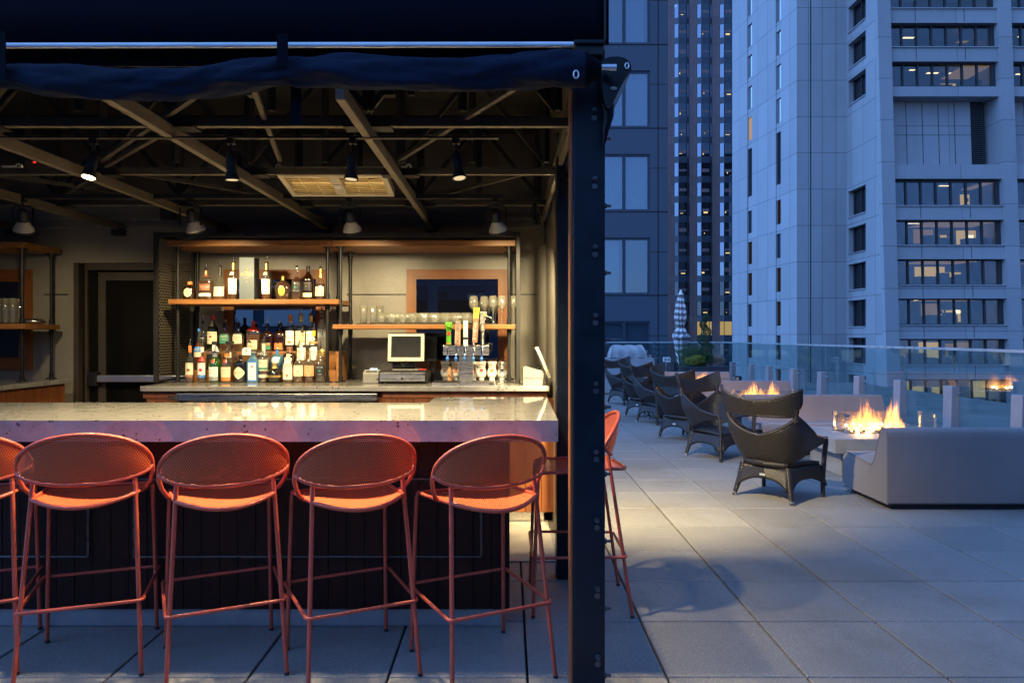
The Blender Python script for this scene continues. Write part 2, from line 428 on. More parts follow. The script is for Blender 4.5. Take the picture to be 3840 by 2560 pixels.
# windows
m_mirror = NT('dark_window_glass')
_g = m_mirror.n('BsdfGlossy', None, Color=(.55,.6,.65), Roughness=.0).outputs[0]
_d = m_mirror.n('BsdfDiffuse', None, Color=(.006,.006,.008)).outputs[0]
m_mirror = m_mirror.end(m_mirror.n('MixShader', None, _0=.45, _1=_d, _2=_g).outputs[0])
def window(x0, x1, zt, zb, fw):
    w = MB(); y = WY-.03
    w.prism([(x0,zt),(x1,zt),(x1-fw,zt-fw),(x0+fw,zt-fw)], lambda u,v,d: (u,d,v), y, WY-.002)
    w.prism([(x0,zb),(x0+fw,zb+fw),(x1-fw,zb+fw),(x1,zb)], lambda u,v,d: (u,d,v), y, WY-.002)
    w.prism([(x0,zb),(x0,zt),(x0+fw,zt-fw),(x0+fw,zb+fw)], lambda u,v,d: (u,d,v), y+.0005, WY-.002, 1)
    w.prism([(x1,zb),(x1-fw,zb+fw),(x1-fw,zt-fw),(x1,zt)], lambda u,v,d: (u,d,v), y+.0005, WY-.002, 1)
    o = w.build('window', [m_woodf, m_woodz], pav, bevel=.003)
    MB().box(x0+fw-.005, x1-fw+.005, WY-.012, WY-.006, zb+fw-.005, zt-fw+.005).build('pane', m_mirror, o)
zt = pz(1011, WY); zb = pz(1385, WY)
window(px(1526,WY), px(1904,WY), zt, zb, .092)
window(px(843,WY), px(1224,WY), zt, zb, .092)
window(-5.75, px(124,WY), zt, zb, .115)
# door in its alcove
zt = pz(985, WY)
d = MB(); x = [px(k, WY) for k in (276,295,311,321,352,380,596)]
xr = -3.015
d.box(-4.12, x[1], WY-.004, WY+.10, 0, zt+.0)
d.box(x[1], x[2], WY+.10, WY+.14, 0, zt+.06, 1); d.box(x[2], x[3], WY+.03, WY+.14, 0, zt+.055, 0)
d.box(x[3], xr, WY+.032, WY+.14, pz(1011,WY), zt+.055, 0)
d.box(x[3], x[4], WY+.06, WY+.14, 0, pz(1011,WY), 1)
d.box(-4.13, -3.0, WY+.145, WY+.165, 0, zt+.1, 1)
fr = d.build('door_frame', [m_frame, m_door], pav)
d = MB(); d.box(x[4], x[5], WY+.072, WY+.12, 0, pz(1018,WY), 1); d.box(x[5], xr, WY+.072, WY+.12, pz(1049,WY), pz(1018,WY), 1); d.box(x[5], xr, WY+.09, WY+.12, 0, pz(1049,WY), 0)
door = d.build('door', [m_door, m_frame], pav)
h = MB(); h.box(px(362,WY), xr-.02, WY+.0, WY+.06, pz(1432,WY), pz(1407,WY)); h.box(px(330,WY), px(362,WY), WY-.005, WY+.07, pz(1448,WY), pz(1395,WY), 1)
h.build('push_bar', [m_alu, m_black], door, bevel=.006)
# roof, joists, purlins, trusses
rf = MB(); rf.box(-6.5, .41, 2.95, WY+.13, 3.42, 3.5); rf.box(-6.5,.40,2.93,2.96,2.62,3.5)
rf.build('roof', m_roof, pav)
JX = (-.70, -1.69, -2.66, -3.65, -4.64)
for x in JX:
    MB().box(x-.020, x+.020, 2.98, WY-.04, 2.49, 2.555).build('roof_joist', m_joist, pav, bevel=.004)
    MB().box(x-.05, x+.05, WY-.12, WY-.03, 2.44, 2.50).build('joist_bracket', m_dark, pav, bevel=.004)
for y in (3.60, 4.67, 5.77):
    p = MB(); p.box(-6, .36, y-.018, y+.018, 2.560, 2.60); p.box(-6, .36, y-.0175, y+.0175, 2.5565, 2.5598, 1); pl = p.build('purlin', [m_purlin, m_joist], pav)  # thin paler plate underneath paints in the lit lower edge
    for x in JX: MB().box(x-.12, x+.12, y-.05, y+.05, 2.545, 2.556).build('joint_plate', m_black, pl)
    t = MB(); t.box(-6, .36, y-.03, y+.03, 3.22, 3.28)
    xs = [.25] + [j for j in JX]
    for a, b in zip(xs, xs[1:]):
        mx = (a+b)/2
        t.bar((a, y, 2.64), (mx, y, 3.22), .03, .03); t.bar((b, y, 2.64), (mx, y, 3.22), .03, .03)
        t.bar((a, y, 2.64), (a, y, 3.22), .045, .045); t.bar((mx, y+.004, 2.64), (mx, y+.004, 3.22), .032, .032)
    t.build('truss_web', m_dark, pav)
br = MB()
for a, b in (((-1.33,3.15),(-2.53,4.43)), ((.07,3.08),(-.67,4.43)), ((-1.11,3.09),(-1.42,4.44)), ((-2.6,3.7),(-3.6,4.6)), ((-1.72,3.7),(-2.6,4.6)),
             ((-.75,4.72),(-1.65,5.7)), ((-1.75,4.72),(-.75,5.72)), ((-2.6,4.72),(-1.75,5.7)), ((-2.7,4.72),(-3.6,5.7)), ((.2,4.72),(-.65,5.7)), ((-3.6,4.72),(-2.75,5.72))):
    br.bar((a[0],a[1],2.60), (b[0],b[1],2.60), .024, .026)
br.build('cross_brace', m_purlin, pav)
for x, w in ((px(348,3.3), .075), (px(908,3.3), .055), (px(188,3.3),.03), (px(1100,3.4),.03), (px(1480,3.6),.05), (px(1560,3.6),.03)):
    MB().box(x-w/2, x+w/2, 3.42, 3.42+w, 2.66, 3.40).build('hanger', m_dark, pav)
sr = MB(); sr.box(.318, .345, 3.0, WY, 2.545, 2.60); sr.box(.30, .36, 3.0, WY, 2.60, 2.66, 1)
hs = MB()
for k in range(18): sr.cyl((.3175, 3.2+k*.19, 2.572), (.3165, 3.2+k*.19, 2.572), .007, n=8, mi=1)
sr.build('side_rail', [m_joist, m_dark], pav)
# hanging clamp and wires at the rear right corner
cl = MB(); cl.tube([(.22,5.6,2.55),(.21,5.6,2.45),(.23,5.6,2.37)], .02, 8); cl.tube([(.22,5.6,2.55),(.27,5.7,2.5),(.30,5.75,2.38),(.31,5.8,2.25)], .008, 6)
cl.build('cable_clip', m_black, pav)
# valance, batten pipe, brackets
va = MB(); y = 2.78
va.grid(lambda u, v: (-6.45+u*6.85, y-.012*math.sin(u*23)*(1-v)*.25 - .004*math.sin(u*7), pz(168, y)+v*.9), 140, 6)
vo = va.build('valance', m_cloth, pav, solid=.006)
MB().cyl((-6.4, 2.742, pz(178,2.742)-.002), (px(2150,2.742), 2.742, pz(168,2.742)), .0105, n=12).build('batten_pipe', mat('pale_pipe_paint', (.7,.72,.75), .4), pav)
bk = MB(); bk.box(px(2152,2.76), px(2269,2.76), 2.75, 2.86, pz(168,2.76), pz(152,2.76)); bk.box(px(2158,2.77), px(2262,2.77), 2.765, 2.86, pz(208,2.77), pz(168,2.77)-.001, 1)
bk.box(px(2266,2.76),px(2274,2.76),2.76,2.95,pz(152,2.76),3.5,1)
bk.build('corner_bracket', [m_navy, m_black], pav, bevel=.004)
MB().box(-6.4, .22, 2.885, 2.89, pz(250,2.89), pz(150,2.89)).build('inner_flap', m_cloth, pav)

# rolled front curtain
Yc = 2.72
tabc = [(-300,285),(40,285),(200,306),(450,319),(650,316),(900,290),(1082,268),(1200,268),(1400,276),(1700,283),(2000,266),(2100,260),(2200,262)]
tabr = [(-300,48),(40,44),(200,59),(450,57),(650,56),(900,60),(1040,52),(1082,44),(1130,52),(1300,62),(1700,57),(2000,66),(2100,68),(2200,66)]
def roll(u, v):
    x = -4300 + u*6490; X = px(x, Yc); zc = pz(interp(tabc, x), Yc); r = interp(tabr, x)*Yc/F0
    a = 2*PI*v
    f = 1 + .15*math.sin(3*a + x*.011 + 1.4*math.sin(x*.006)) + .08*math.sin(5*a - x*.017 + 2*math.sin(x*.004)) + .04*math.sin(8*a + x*.013)
    nv = Vector((x*.0055, 1.3*math.cos(a), 1.3*math.sin(a))); nw = Vector((x*.016+a*.8, 2.2*math.cos(a), 2.2*math.sin(a)))
    f += .16*(.5-abs(mnoise.noise(nv)))+.13*(.4-abs(mnoise.noise(nw)))-.06
    pin = 1-.55*math.exp(-((x-1082)/45)**2); f = 1 + (f-1)*(.6+.8*(1-pin))
    if x > 2080: f = 1+(f-1)*max(0, (2190-x)/110)
    return (X, Yc - r*f*math.cos(a)*.9, zc + r*f*math.sin(a))
from mathutils import noise as mnoise
rl = MB().grid(roll, 1000, 64)
rl = tag(rl.build('rolled_curtain', m_rollc), 'rolled navy canvas curtain sagging along the front eave between two straps', 'curtain')
en = MB(); xe = px(2190, Yc); zc = pz(262, Yc)
for k, (w, r) in enumerate(((.012,.067),(.014,.055),(.014,.047),(.012,.041),(.012,.034))):
    en.cyl((xe, Yc, zc), (xe+w, Yc, zc), r, r*.96, 24); xe += w
en.build('roll_end', m_cloth, rl)
MB().cyl((xe, Yc, zc+.008), (xe+.06, Yc, zc+.008), .0125, n=14).build('roller_pipe', m_alu, rl)
gm = MB(); g0 = Vector((px(2160,2.66), Yc-.0655, pz(282,2.66)))
gm.tube([g0+Vector((.0095*math.cos(a*PI/8), 0, .0145*math.sin(a*PI/8))) for a in range(16)], .0032, 6, True)
gm.build('grommet', m_silver, rl)
for (a, b, y0, y1) in ((0, 72, 150, 335), (1062, 1102, 160, 262), (1072, 1112, 262, 450)):
    s_ = MB(); yy = Yc-.075 if y1 < 400 else Yc+.06
    s_.box(px(a,Yc), px(b,Yc), yy, yy+.004, pz(y1,Yc), pz(y0,Yc)); s_.build('strap', m_cloth, rl)
# rolled side curtain seen end on
m_vinyl = mat('black_clear_vinyl', (.004,.004,.005), .3, spec=.25)
sd = MB()
def side(u, v):
    a = 2*PI*v; Y = 2.78 + u*2.2
    cxx, czz = px(2300,2.78), pz(268,2.78)
    r = .062 + .004*math.sin(3*a+u*9)
    x = r*math.cos(a); z = r*math.sin(a)
    t = max(0, -z/.07); x = x*(1-.35*t) - .03*t; z = z - .075*t*t*1.2
    return (cxx+.008 + x, Y, czz + z)
sd.grid(side, 10, 40)
rim = [side(0, k/40) for k in range(40)]
sd.add(rim, [tuple(range(40))])
for k in range(4):
    rr = .040-.006*k
    sd.tube([(px(2300,2.78)+.004-.002*k + rr*math.cos(a*PI/12), 2.778, pz(283,2.78) + rr*1.1*math.sin(a*PI/12)) for a in range(11, 26)], .0011, 5)
so = tag(sd.build('rolled_side_curtain', m_vinyl), 'glossy black rolled side curtain hanging at the outer face of the front post', 'curtain')
gm = MB(); g0 = Vector((px(2352,2.77), 2.775, pz(246,2.77)))
gm.tube([g0+Vector((.007*math.cos(a*PI/8), 0, .011*math.sin(a*PI/8))) for a in range(16)], .003, 6, True)
g0 = Vector((px(2302,2.77), 2.775, pz(330,2.77))); gm.tube([g0+Vector((.011*math.cos(a*PI/8), 0, .004*math.sin(a*PI/8))) for a in range(16)], .0014, 6, True)
gm.build('grommet', m_silver, so)
MB().tube([(px(2280,2.8),2.83,pz(385,2.8)),(px(2285,2.8),2.83,pz(430,2.8)),(px(2274,2.8),2.83,pz(480,2.8)),(px(2268,2.8),2.83,pz(540,2.8))], [.03,.022,.016,.004], 10).build('curtain_tail', m_vinyl, so)

# ------------------------------------------------------------------ track lighting
m_bulb = emit('warm_lamp_face', (1,.78,.42), 8)
m_bulb2 = emit('warm_lamp_dim', (1,.75,.42), .16)
def lamp_spot(name, loc, tgt, e, size, blend=.6, c=(1,.80,.44), r=.03):
    l = bpy.data.lights.new(name, 'SPOT'); l.energy = e; l.spot_size = R(size); l.spot_blend = blend; l.color = c; l.shadow_soft_size = r
    o = bpy.data.objects.new(name, l); col.objects.link(o); o.location = loc
    o.rotation_euler = (Vector(tgt)-Vector(loc)).to_track_quat('-Z', 'Y').to_euler(); return o
for (y, yy, x1, nm) in ((3.56, 520, 1868, 'front'), (5.32, 745, 1888, 'rear')):
    z = pz(yy, y)
    t = MB(); t.box(-6, px(x1,y), y-.018, y+.018, z, z+(.03 if y > 4 else .0065)); t.box(-6, px(x1,y), y-.012, y-.004, z-.003, z-.0005, 1)
    tag(t.build('lighting_track', [m_black, m_joist]), 'black lighting track of the four %s' % ('downward black spotlights over the bar' if nm == 'front' else 'white bell spotlights by the back wall'), 'track')
ZB = pz(520, 3.56)
names = ('black track spotlight with a glowing mouth over the bar', 'black track spotlight between the glowing one and the heater', 'black track spotlight in front of the heater', 'black track spotlight between the heater and the navy posts')
for k, fx in enumerate((353, 866, 1323, 1710)):
    X = px(fx, 3.56)
    t = thing('track_spotlight', names[k], 'spotlight', (X, 3.56, ZB-.28), 0, 'black spotlights on the front track')
    a = MB(); a.box(X-.018, X+.018, 3.545, 3.575, ZB-.028, ZB-.001); a.cyl((X,3.56,ZB-.028), (X,3.56,ZB-.075), .007)
    a.build('stem', m_black, t)
    Mk = Matrix.Translation((X,3.56,ZB-.07)) @ Matrix.Rotation(R((-14,2,-3,-9)[k]),4,'X') @ Matrix.Rotation(R((4,-2,3,-8)[k]),4,'Y')
    a = MB(); a.lathe([(.014,.0),(.023,-.012),(.025,-.03),(.025,-.082),(.023,-.087),(.036,-.133),(.037,-.138),(.033,-.138),(.027,-.12),(.023,-.115)], (0,0,0), 20, cap=False, M=Mk)
    a.build('shade', m_black, t)
    MB().cyl((0,0,-.1365),(0,0,-.134),.029,n=20,M=Mk).build('bulb', m_bulb if k in (0,) else m_bulb2, t)
    lamp_spot('spot_lamp', (X, 3.56, ZB-.222), (X-(.25 if k == 3 else 0), 3.62, 0), 37, 146 if k == 3 else 164, .95, (1,.79,.42), .035)
ZD = pz(745, 5.32)
names = ('white bell spotlight over the tall bright glasses', 'white bell spotlight above the door-side edge of the bottle shelves', 'white bell spotlight below the heater', 'white bell spotlight above the wine glasses')
m_bell = mat('white_bell_shade', (.55,.52,.47), .3)
for k, fx in enumerate((85, 714, 1311, 1858)):
    X = px(fx, 5.32)
    t = thing('track_spotlight', names[k], 'spotlight', (X, 5.32, ZD-.26), 0, 'white bell spotlights on the rear track')
    a = MB(); a.box(X-.022, X+.022, 5.30, 5.34, ZD-.03, ZD-.001)
    a.tube([(X-.075,5.32,ZD-.20),(X-.078,5.32,ZD-.075),(X-.06,5.32,ZD-.055),(X+.06,5.32,ZD-.055),(X+.078,5.32,ZD-.075),(X+.075,5.32,ZD-.20)], .006, 6); a.cyl((X,5.32,ZD-.03),(X,5.32,ZD-.055),.008)
    a.build('yoke', m_black, t)
    tx = (-.25, .12, .05, .15)[k]
    ax = Vector((tx, .45, -1)).normalized(); Mx = Matrix.Translation((X,5.32,ZD-.10)) @ ax.to_track_quat('-Z','Y').to_matrix().to_4x4()
    a = MB(); a.lathe([(.018,.02),(.030,.01),(.033,-.02),(.033,-.075)], (0,0,0), 18, 0, M=Mx); a.build('lamp_neck', m_black, t)
    a = MB(); a.lathe([(.033,-.075),(.045,-.09),(.066,-.125),(.070,-.14),(.070,-.158),(.064,-.158),(.045,-.12)], (0,0,0), 20, 0, M=Mx, cap=False)
    a.build('shade', m_bell, t)
    MB().lathe([(.0705,-.145),(.0705,-.159)], (0,0,0), 20, M=Mx, cap=False).build('rim', m_black, t)
    MB().cyl((0,0,-.135),(0,0,-.132),.052,n=18,M=Mx).build('bulb', m_bulb2, t)
    tip = Mx @ Vector((0,0,-.165))
    lamp_spot('shelf_lamp', tip, (X+(-.3,.0,-.05,.1)[k], 6.2, 1.25), (7,25,27,25)[k], 116, .8, (1,.80,.44), .035)
# side floodlight behind the corner post, washing the terrace floor
t = thing('track_spotlight', 'black side floodlight on the pavilion rail behind the corner post', 'spotlight', (.46, 4.75, 2.4))
a = MB(); a.cyl((.46,4.75,2.66),(.46,4.75,2.5),.01); a.lathe([(.03,.09),(.035,.05),(.05,0)], (.46,4.75,2.42), 16); a.build('shade', m_black, t)
MB().cyl((.46,4.75,2.418),(.46,4.75,2.415),.04).build('bulb', m_bulb2, t)
lamp_spot('flood_lamp', (.47, 4.76, 2.40), (1.3, 7.0, 0), 265, 90, 1.0, (1,.80,.44), .04)

# infrared heater
ht = thing('infrared_heater', 'silver infrared patio heater with two glowing wire grids under the roof', 'heater', (-1.17, 4.92, 2.5))
Mh = Matrix.Translation((-1.172, 4.925, 2.545)) @ Matrix.Rotation(R(-11.5), 4, 'X')
a = MB(); W, D = .365, .178
for q in ((-W,W,-D,-D+.03),(-W,W,D-.03,D),(-W,-W+.03,-D+.03,D-.03),(W-.03,W,-D+.03,D-.03),(-.03,.03,-D+.03,D-.03)): a.box(q[0],q[1],q[2],q[3],-.012,.05,0,Mh)
a.box(-W+.01,W-.01,-D+.01,D-.01,.05,.06,0,Mh); a.box(-.022,.022,-.03,.03,-.018,-.0125,1,Mh)
a.build('housing', [m_beige, m_white], ht)
m_glow = NT('heated_reflector'); 
_p = m_glow.pbsdf(Base_Color=(.30,.22,.10), Metallic=.6, Roughness=.3, Emission_Color=(1,.55,.12), Emission_Strength=.03); m_glow = m_glow.end(_p)
for s in (-1, 1):
    a = MB(); x0, x1 = (-W+.035, -.035) if s < 0 else (.035, W-.035)
    a.grid(lambda u, v: (x0+(x1-x0)*u, -D+.035+(2*D-.07)*v, .045-.05*(2*v-1)**2*.6), 2, 12, M=Mh); a.build('reflector', m_glow, ht)
    g = MB()
    for k in range(9): yy = -D+.04+(2*D-.08)*k/8; g.cyl((x0,yy,-.008),(x1,yy,-.008),.003,n=5,M=Mh)
    for k in range(4): xx = x0+(x1-x0)*k/3; g.cyl((xx,-D+.035,-.011),(xx,D-.035,-.011),.003,n=5,M=Mh)
    g.build('wire_grid', mat('pale_gold_wire', (.75,.62,.34), .35, .5) if not bpy.data.materials.get('pale_gold_wire') else bpy.data.materials['pale_gold_wire'], ht)
    e = MB(); e.cyl((x0+.01,.02,.02),(x1-.01,.02,.02),.009,n=8,M=Mh); e.build('heating_element', emit('heater_tube', (1,.55,.15), .15), ht)
# small fittings on the steelwork
def fitting(name, label, cat, bs, mats, **k):
    a = MB()
    for q in bs: a.box(*q)
    return tag(a.build(name, mats, **k), label, cat)
Y = 5.0
fitting('emergency_box', 'pale emergency control box with a red indicator among the roof joists', 'control box', [(px(88,Y),px(177,Y),Y,Y+.1,pz(640,Y),pz(586,Y)), (px(125,Y),px(135,Y),Y-.003,Y-.0005,pz(612,Y),pz(606,Y),1), (px(105,Y),px(118,Y),Y-.003,Y-.0005,pz(612,Y),pz(606,Y),2), (px(142,Y),px(156,Y),Y-.003,Y-.0005,pz(612,Y),pz(606,Y),2)], [m_frame, emit('red_led',(1,.03,.02),.3), m_dark], bevel=.006)
for (x0, x1, y, lab) in ((1035,1100,630,'round-headed white bracket above the door-side corner of the heater'), (1505,1545,630,'round-headed white bracket between the long pale joist and the navy posts'), (10,88,628,'round-headed white bracket beside the red-lit box')):
    Y = 4.9; a = MB(); s = 1 if x0 > 1200 else (1 if x0 < 100 else 0)
    xc = px(x1-12 if s else x0+12, Y); a.cyl((xc,Y,pz(y-2,Y)),(xc,Y-.02,pz(y-2,Y)),.021,n=18); a.box(px(x0,Y) if s else xc, xc if s else px(x1,Y), Y-.012, Y+.01, pz(y+6,Y), pz(y-6,Y)); a.cyl((xc,Y-.02,pz(y-2,Y)),(xc,Y-.024,pz(y-2,Y)),.007,n=10,mi=1)
    a.box(xc-.004, xc+.004, Y-.004, Y+.004, pz(y-14,Y), 2.62)
    tag(a.build('bracket', [m_bell, m_dark], bevel=.003), lab, 'bracket')
for (x0,x1,y0,y1,Y,lab) in ((600,648,778,824,6.55,'square grey junction box on the wall above the shelves'), (250,298,690,715,6.0,'flat grey junction box below the glowing spotlight')):
    fitting('junction_box', lab, 'junction box', [(px(x0,Y),px(x1,Y),Y,Y+.06,pz(y1,Y),pz(y0,Y)), (px(x1,Y),px(x1,Y)+.012,Y+.01,Y+.05,pz(y1,Y)+.01,pz(y0,Y)-.01,1)], [m_frame, m_dark], bevel=.004)

# ------------------------------------------------------------------ bar counter
BY, BZ = 3.346, 1.10
bar = thing('bar_counter', 'long L-shaped bar with polished speckled granite top and dark mahogany plank front', 'bar counter', (-1.5, 3.9, 0))
top = MB().prism([(-6.1,BY),(.243,BY),(.262,4.626),(-.462,4.626),(-.468,4.24),(-6.1,4.26)], lambda u,v,d: (u,v,d), BZ-.10, BZ)
top.build('countertop', m_granite, bar, bevel=.006)
pn = MB(); x = .015; FY = 3.645
k = 0
while x > -6.1:
    pn.box(x-.0915, x, FY+.0015*(k%2), FY+.02, .095, BZ-.10); x -= .0932; k += 1
pn.box(-6.1, .0, FY+.02, 4.15, .095, BZ-.101)
pn.build('front_panel', m_maho, bar, bevel=.003)
MB().box(-6.1, -.005, 3.665, 4.1, 0.004, .0945).build('kick_plate', mat('kick_metal', (.30,.30,.31), .5, .6, var=.1), bar)
mo = MB()
m_trim = mat('bronze_trim', (.075,.062,.058), .3, .6)
for (xa, xb) in ((-4.1, -2.149), (-1.913, -.130)):
    for z in (.764, .365): mo.cyl((xa, FY, z), (xb, FY, z), .0085, n=8)
    for xx in (xa, xb): mo.cyl((xx, FY, .764), (xx, FY, .365), .0085, n=8)
mo.build('panel_moulding', m_trim, bar)

# ------------------------------------------------------------------ back bar
BB = thing('bottle_counter', 'long counter with pale granite slab over wood cabinets below the bottle shelves', 'counter', (-1.28, 6.2, 0))
MB().box(-2.895, .337, 5.60, WY-.003, 1.06, 1.10).build('countertop', m_granite, BB, bevel=.004)
cb = MB()
cb.box(-2.88, -2.62, 5.67, 5.70, .09, 1.0); cb.box(-2.90, -2.62, 5.655, 5.70, 1.0, 1.058)
x = -1.0
while x < .30: cb.box(x, x+.125, 5.67, 5.70, .09, 1.0); x += .128
cb.box(-.99, .325, 5.655, 5.70, 1.002, 1.058); cb.box(-2.88, .32, 5.70, WY-.01, .09, 1.058)
cb.build('cabinet', m_cab, BB, bevel=.003)
MB().box(-2.85, .30, 5.72, 6.6, .004, .0895).build('kick_plate', m_steel, BB)
ck = thing('bar_cooler', 'stainless and black under-counter bottle cooler below the bottle display', 'cooler', (-1.82, 5.65, 0))
a = MB(); a.box(-2.60, -1.02, 5.57, 5.665, .985, 1.045); a.build('lid', m_steel, ck, bevel=.006)
MB().box(-2.59, -1.03, 5.60, 5.668, .09, .98).build('cabinet', m_black, ck, bevel=.01)
a = MB(); a.box(px(632,5.57),px(670,5.57),5.566,5.5695,1.0,1.027); a.text('COOLER', lambda u,v: (px(651,5.57)+u, 5.565, 1.0135+v), .07, .016, 1); a.build('badge', [m_black, m_silver], ck)
LC = thing('service_counter', 'speckled counter on dark red planks on the other side of the door', 'counter', (-5.0, 6.1, 0))
MB().box(-6.2, -4.05, 5.2, 6.6, 1.06, 1.10).build('countertop', m_granite, LC, bevel=.004)
a = MB(); a.box(-6.2, -4.10, 5.25, 6.58, .09, 1.058)
for k in range(12): a.box(-4.10, -4.09+.001*(k%2), 5.25+k*.11, 5.25+k*.11+.106, .09, 1.04)
a.build('cabinet', m_cab, LC, bevel=.002)

def pipe_post(parent, x, y, z0, cuts, z1):
    p = MB().cyl((x,y,z0),(x,y,z1),.0135,n=14).build('pipe', m_black, parent)
    f = MB(); f.cyl((x,y,z0),(x,y,z0+.006),.045,n=18); f.cyl((x,y,z0+.006),(x,y,z0+.05),.020,n=14); f.build('flange', m_black, p)
    f = MB(); f.cyl((x,y,z1-.006),(x,y,z1),.045,n=18); f.cyl((x,y,z1-.05),(x,y,z1-.006),.020,n=14); f.build('flange', m_black, p)
    for c0, c1 in cuts:
        MB().cyl((x,y,c1),(x,y,c1+.05),.020,n=14).build('coupling', m_black, p); MB().cyl((x,y,c0-.05),(x,y,c0),.020,n=14).build('coupling', m_black, p)
TZ0, TZ1 = 2.262, 2.312
def shelf_unit(label, xa, xb, mz0, mz1, xp, yf, yb, ys0, ys1, xm0, xm1, xt0, xt1):
    u = thing('shelf_unit', label, 'shelf', ((xa+xb)/2, (ys0+ys1)/2, 1.10))
    MB().box(xt0, xt1, ys0, ys1, TZ0, TZ1).build('shelf', m_wood, u, bevel=.003)
    MB().box(xm0, xm1, ys0+.003, ys1, mz0, mz1).build('shelf', m_wood, u, bevel=.003)
    for x in xp:
        for y in (yf, yb): pipe_post(u, x, y, 1.101, [(mz0, mz1)], TZ0)
    return u
shelf_unit('black pipe and plank shelf unit holding most liquor bottles', -2.88, -1.43, 1.768, 1.809, (-2.832, -1.5436), 6.11, 6.50, 6.03, 6.56, -2.882, -1.433, -2.882, -1.49)
shelf_unit('black pipe and plank shelf unit holding rows of glasses over the beer taps', -1.48, .08, 1.557, 1.5955, (-1.431, .0207), 6.112, 6.50, 6.035, 6.555, -1.483, .077, -1.486, .075)
shelf_unit('pipe and plank shelf unit with tall glasses beyond the dark door', -5.6, -4.18, 1.557, 1.602, (-5.5, -4.25), 6.22, 6.62, 6.15, 6.64, -5.6, -4.18, -5.6, -4.18)
# steel cage with perforated sides
cg = thing('steel_cage', 'dark steel lockable frame with perforated side panels around the back bar', 'frame', (-1.43, 6.3, 1.1))
a = MB(); cy = 6.0
a.box(-2.99, -2.955, cy, cy+.035, 1.101, 2.375); a.box(.080, .115, cy, cy+.035, 1.101, 2.375); a.box(-2.955, .08, cy, cy+.034, 2.332, 2.374)
a.box(-2.99, -2.96, WY-.04, WY-.004, 1.101, 2.375); a.box(.085, .115, WY-.04, WY-.004, 1.101, 2.375)
a.box(-2.99, -2.96, cy+.035, WY-.04, 2.34, 2.374); a.box(.085, .115, cy+.035, WY-.04, 2.34, 2.374); a.box(-2.955, .08, WY-.05, WY-.004, 2.36, 2.3735)
a.box(-2.99, -2.96, cy+.035, WY-.04, 1.101, 1.12)
a.build('frame', m_dark, cg, bevel=.003)
for x in (-2.974, .10):
    MB().grid(lambda u, v: (x, cy+.03+u*(WY-.04-cy-.03), 1.11+v*1.235), 1, 1, uvf=lambda u, v, p: (p[1], p[2])).build('perforated_panel', m_hex, cg)
# wooden bottle riser
ri = MB(); ri.box(-2.72, -1.47, 6.105, 6.24, 1.101, 1.20); ri.box(-2.72, -1.47, 6.243, 6.46, 1.101, 1.36)
ri.box(-1.468, -1.445, 6.10, 6.43, 1.101, 1.36)
tag(ri.build('bottle_riser', m_wood, bevel=.004), 'stepped wooden riser under the back rows of bottles', 'riser')
# ------------------------------------------------------------------ bottles
PROF = {
 'std':    [(.92,0),(1,.02),(1,.58),(.92,.66),(.55,.75),(.33,.81),(.30,.93),(.33,.935),(.33,1)],
 'cap':    [(.93,0),(1,.02),(.98,.50),(.9,.57),(.55,.66),(.38,.72),(.34,.8),(.34,1)],
 'long':   [(.93,0),(1,.02),(1,.48),(.9,.54),(.52,.63),(.32,.70),(.25,.80),(.22,1)],
 'tanq':   [(.88,0),(.94,.02),(1,.56),(.97,.68),(.72,.77),(.40,.83),(.38,.9),(.38,1)],
 'apoth':  [(.95,0),(1,.03),(1,.76),(.92,.83),(.42,.88),(.28,.91),(.30,1)],
 'square': [(.95,0),(1,.02),(1,.70),(.85,.77),(.45,.86),(.30,.89),(.30,.96),(.36,.965),(.36,1)],
 'block':  [(.95,0),(1,.02),(1,.74),(.93,.80),(.40,.84),(.30,.87),(.30,1)],
 'ball':   [(.30,0),(.62,.03),(.86,.14),(.97,.28),(1,.40),(.95,.54),(.78,.66),(.48,.73),(.30,.755),(.27,.78),(.27,1)],
 'flask':  [(.94,0),(1,.02),(1,.58),(.93,.68),(.60,.76),(.28,.81),(.21,.85),(.21,1)],
 'crown':  [(.70,0),(.80,.02),(.97,.3),(1,.48),(.93,.62),(.62,.76),(.28,.81),(.18,.84),(.18,1)],
 'shoul':  [(.94,0),(1,.02),(1,.62),(.95,.68),(.70,.74),(.42,.79),(.38,.85),(.38,1)],
 'cognac': [(1,0),(1.02,.03),(.93,.42),(.72,.56),(.36,.66),(.25,.74),(.22,1)],
 'mac':    [(.80,0),(.84,.02),(.93,.35),(1,.60),(.98,.66),(.72,.74),(.36,.80),(.33,.85),(.33,1)],
 'don':    [(.95,0),(1,.03),(1,.60),(.90,.70),(.48,.74),(.42,.78),(.42,1)],
}
def rad(prof, f):
    for (r0, a), (r1, b) in zip(prof, prof[1:]):
        if f <= b: return r0+(r1-r0)*((f-a)/(b-a) if b > a else 0)
    return prof[-1][0]
class Row:
    def __init__(s, ox, oy, Y, z): s.ox = ox; s.oy = oy; s.Y = Y; s.z = z
    def X(s, zx): return px(s.ox+zx/4, s.Y)
    def Z(s, zy): return pz(s.oy+zy/4, s.Y)
ROWS = {1: Row(680,1140,6.05,1.101), 2: Row(680,1140,6.172,1.201), 3: Row(680,1140,6.35,1.361), 4: Row(660,940,6.2,1.810)}
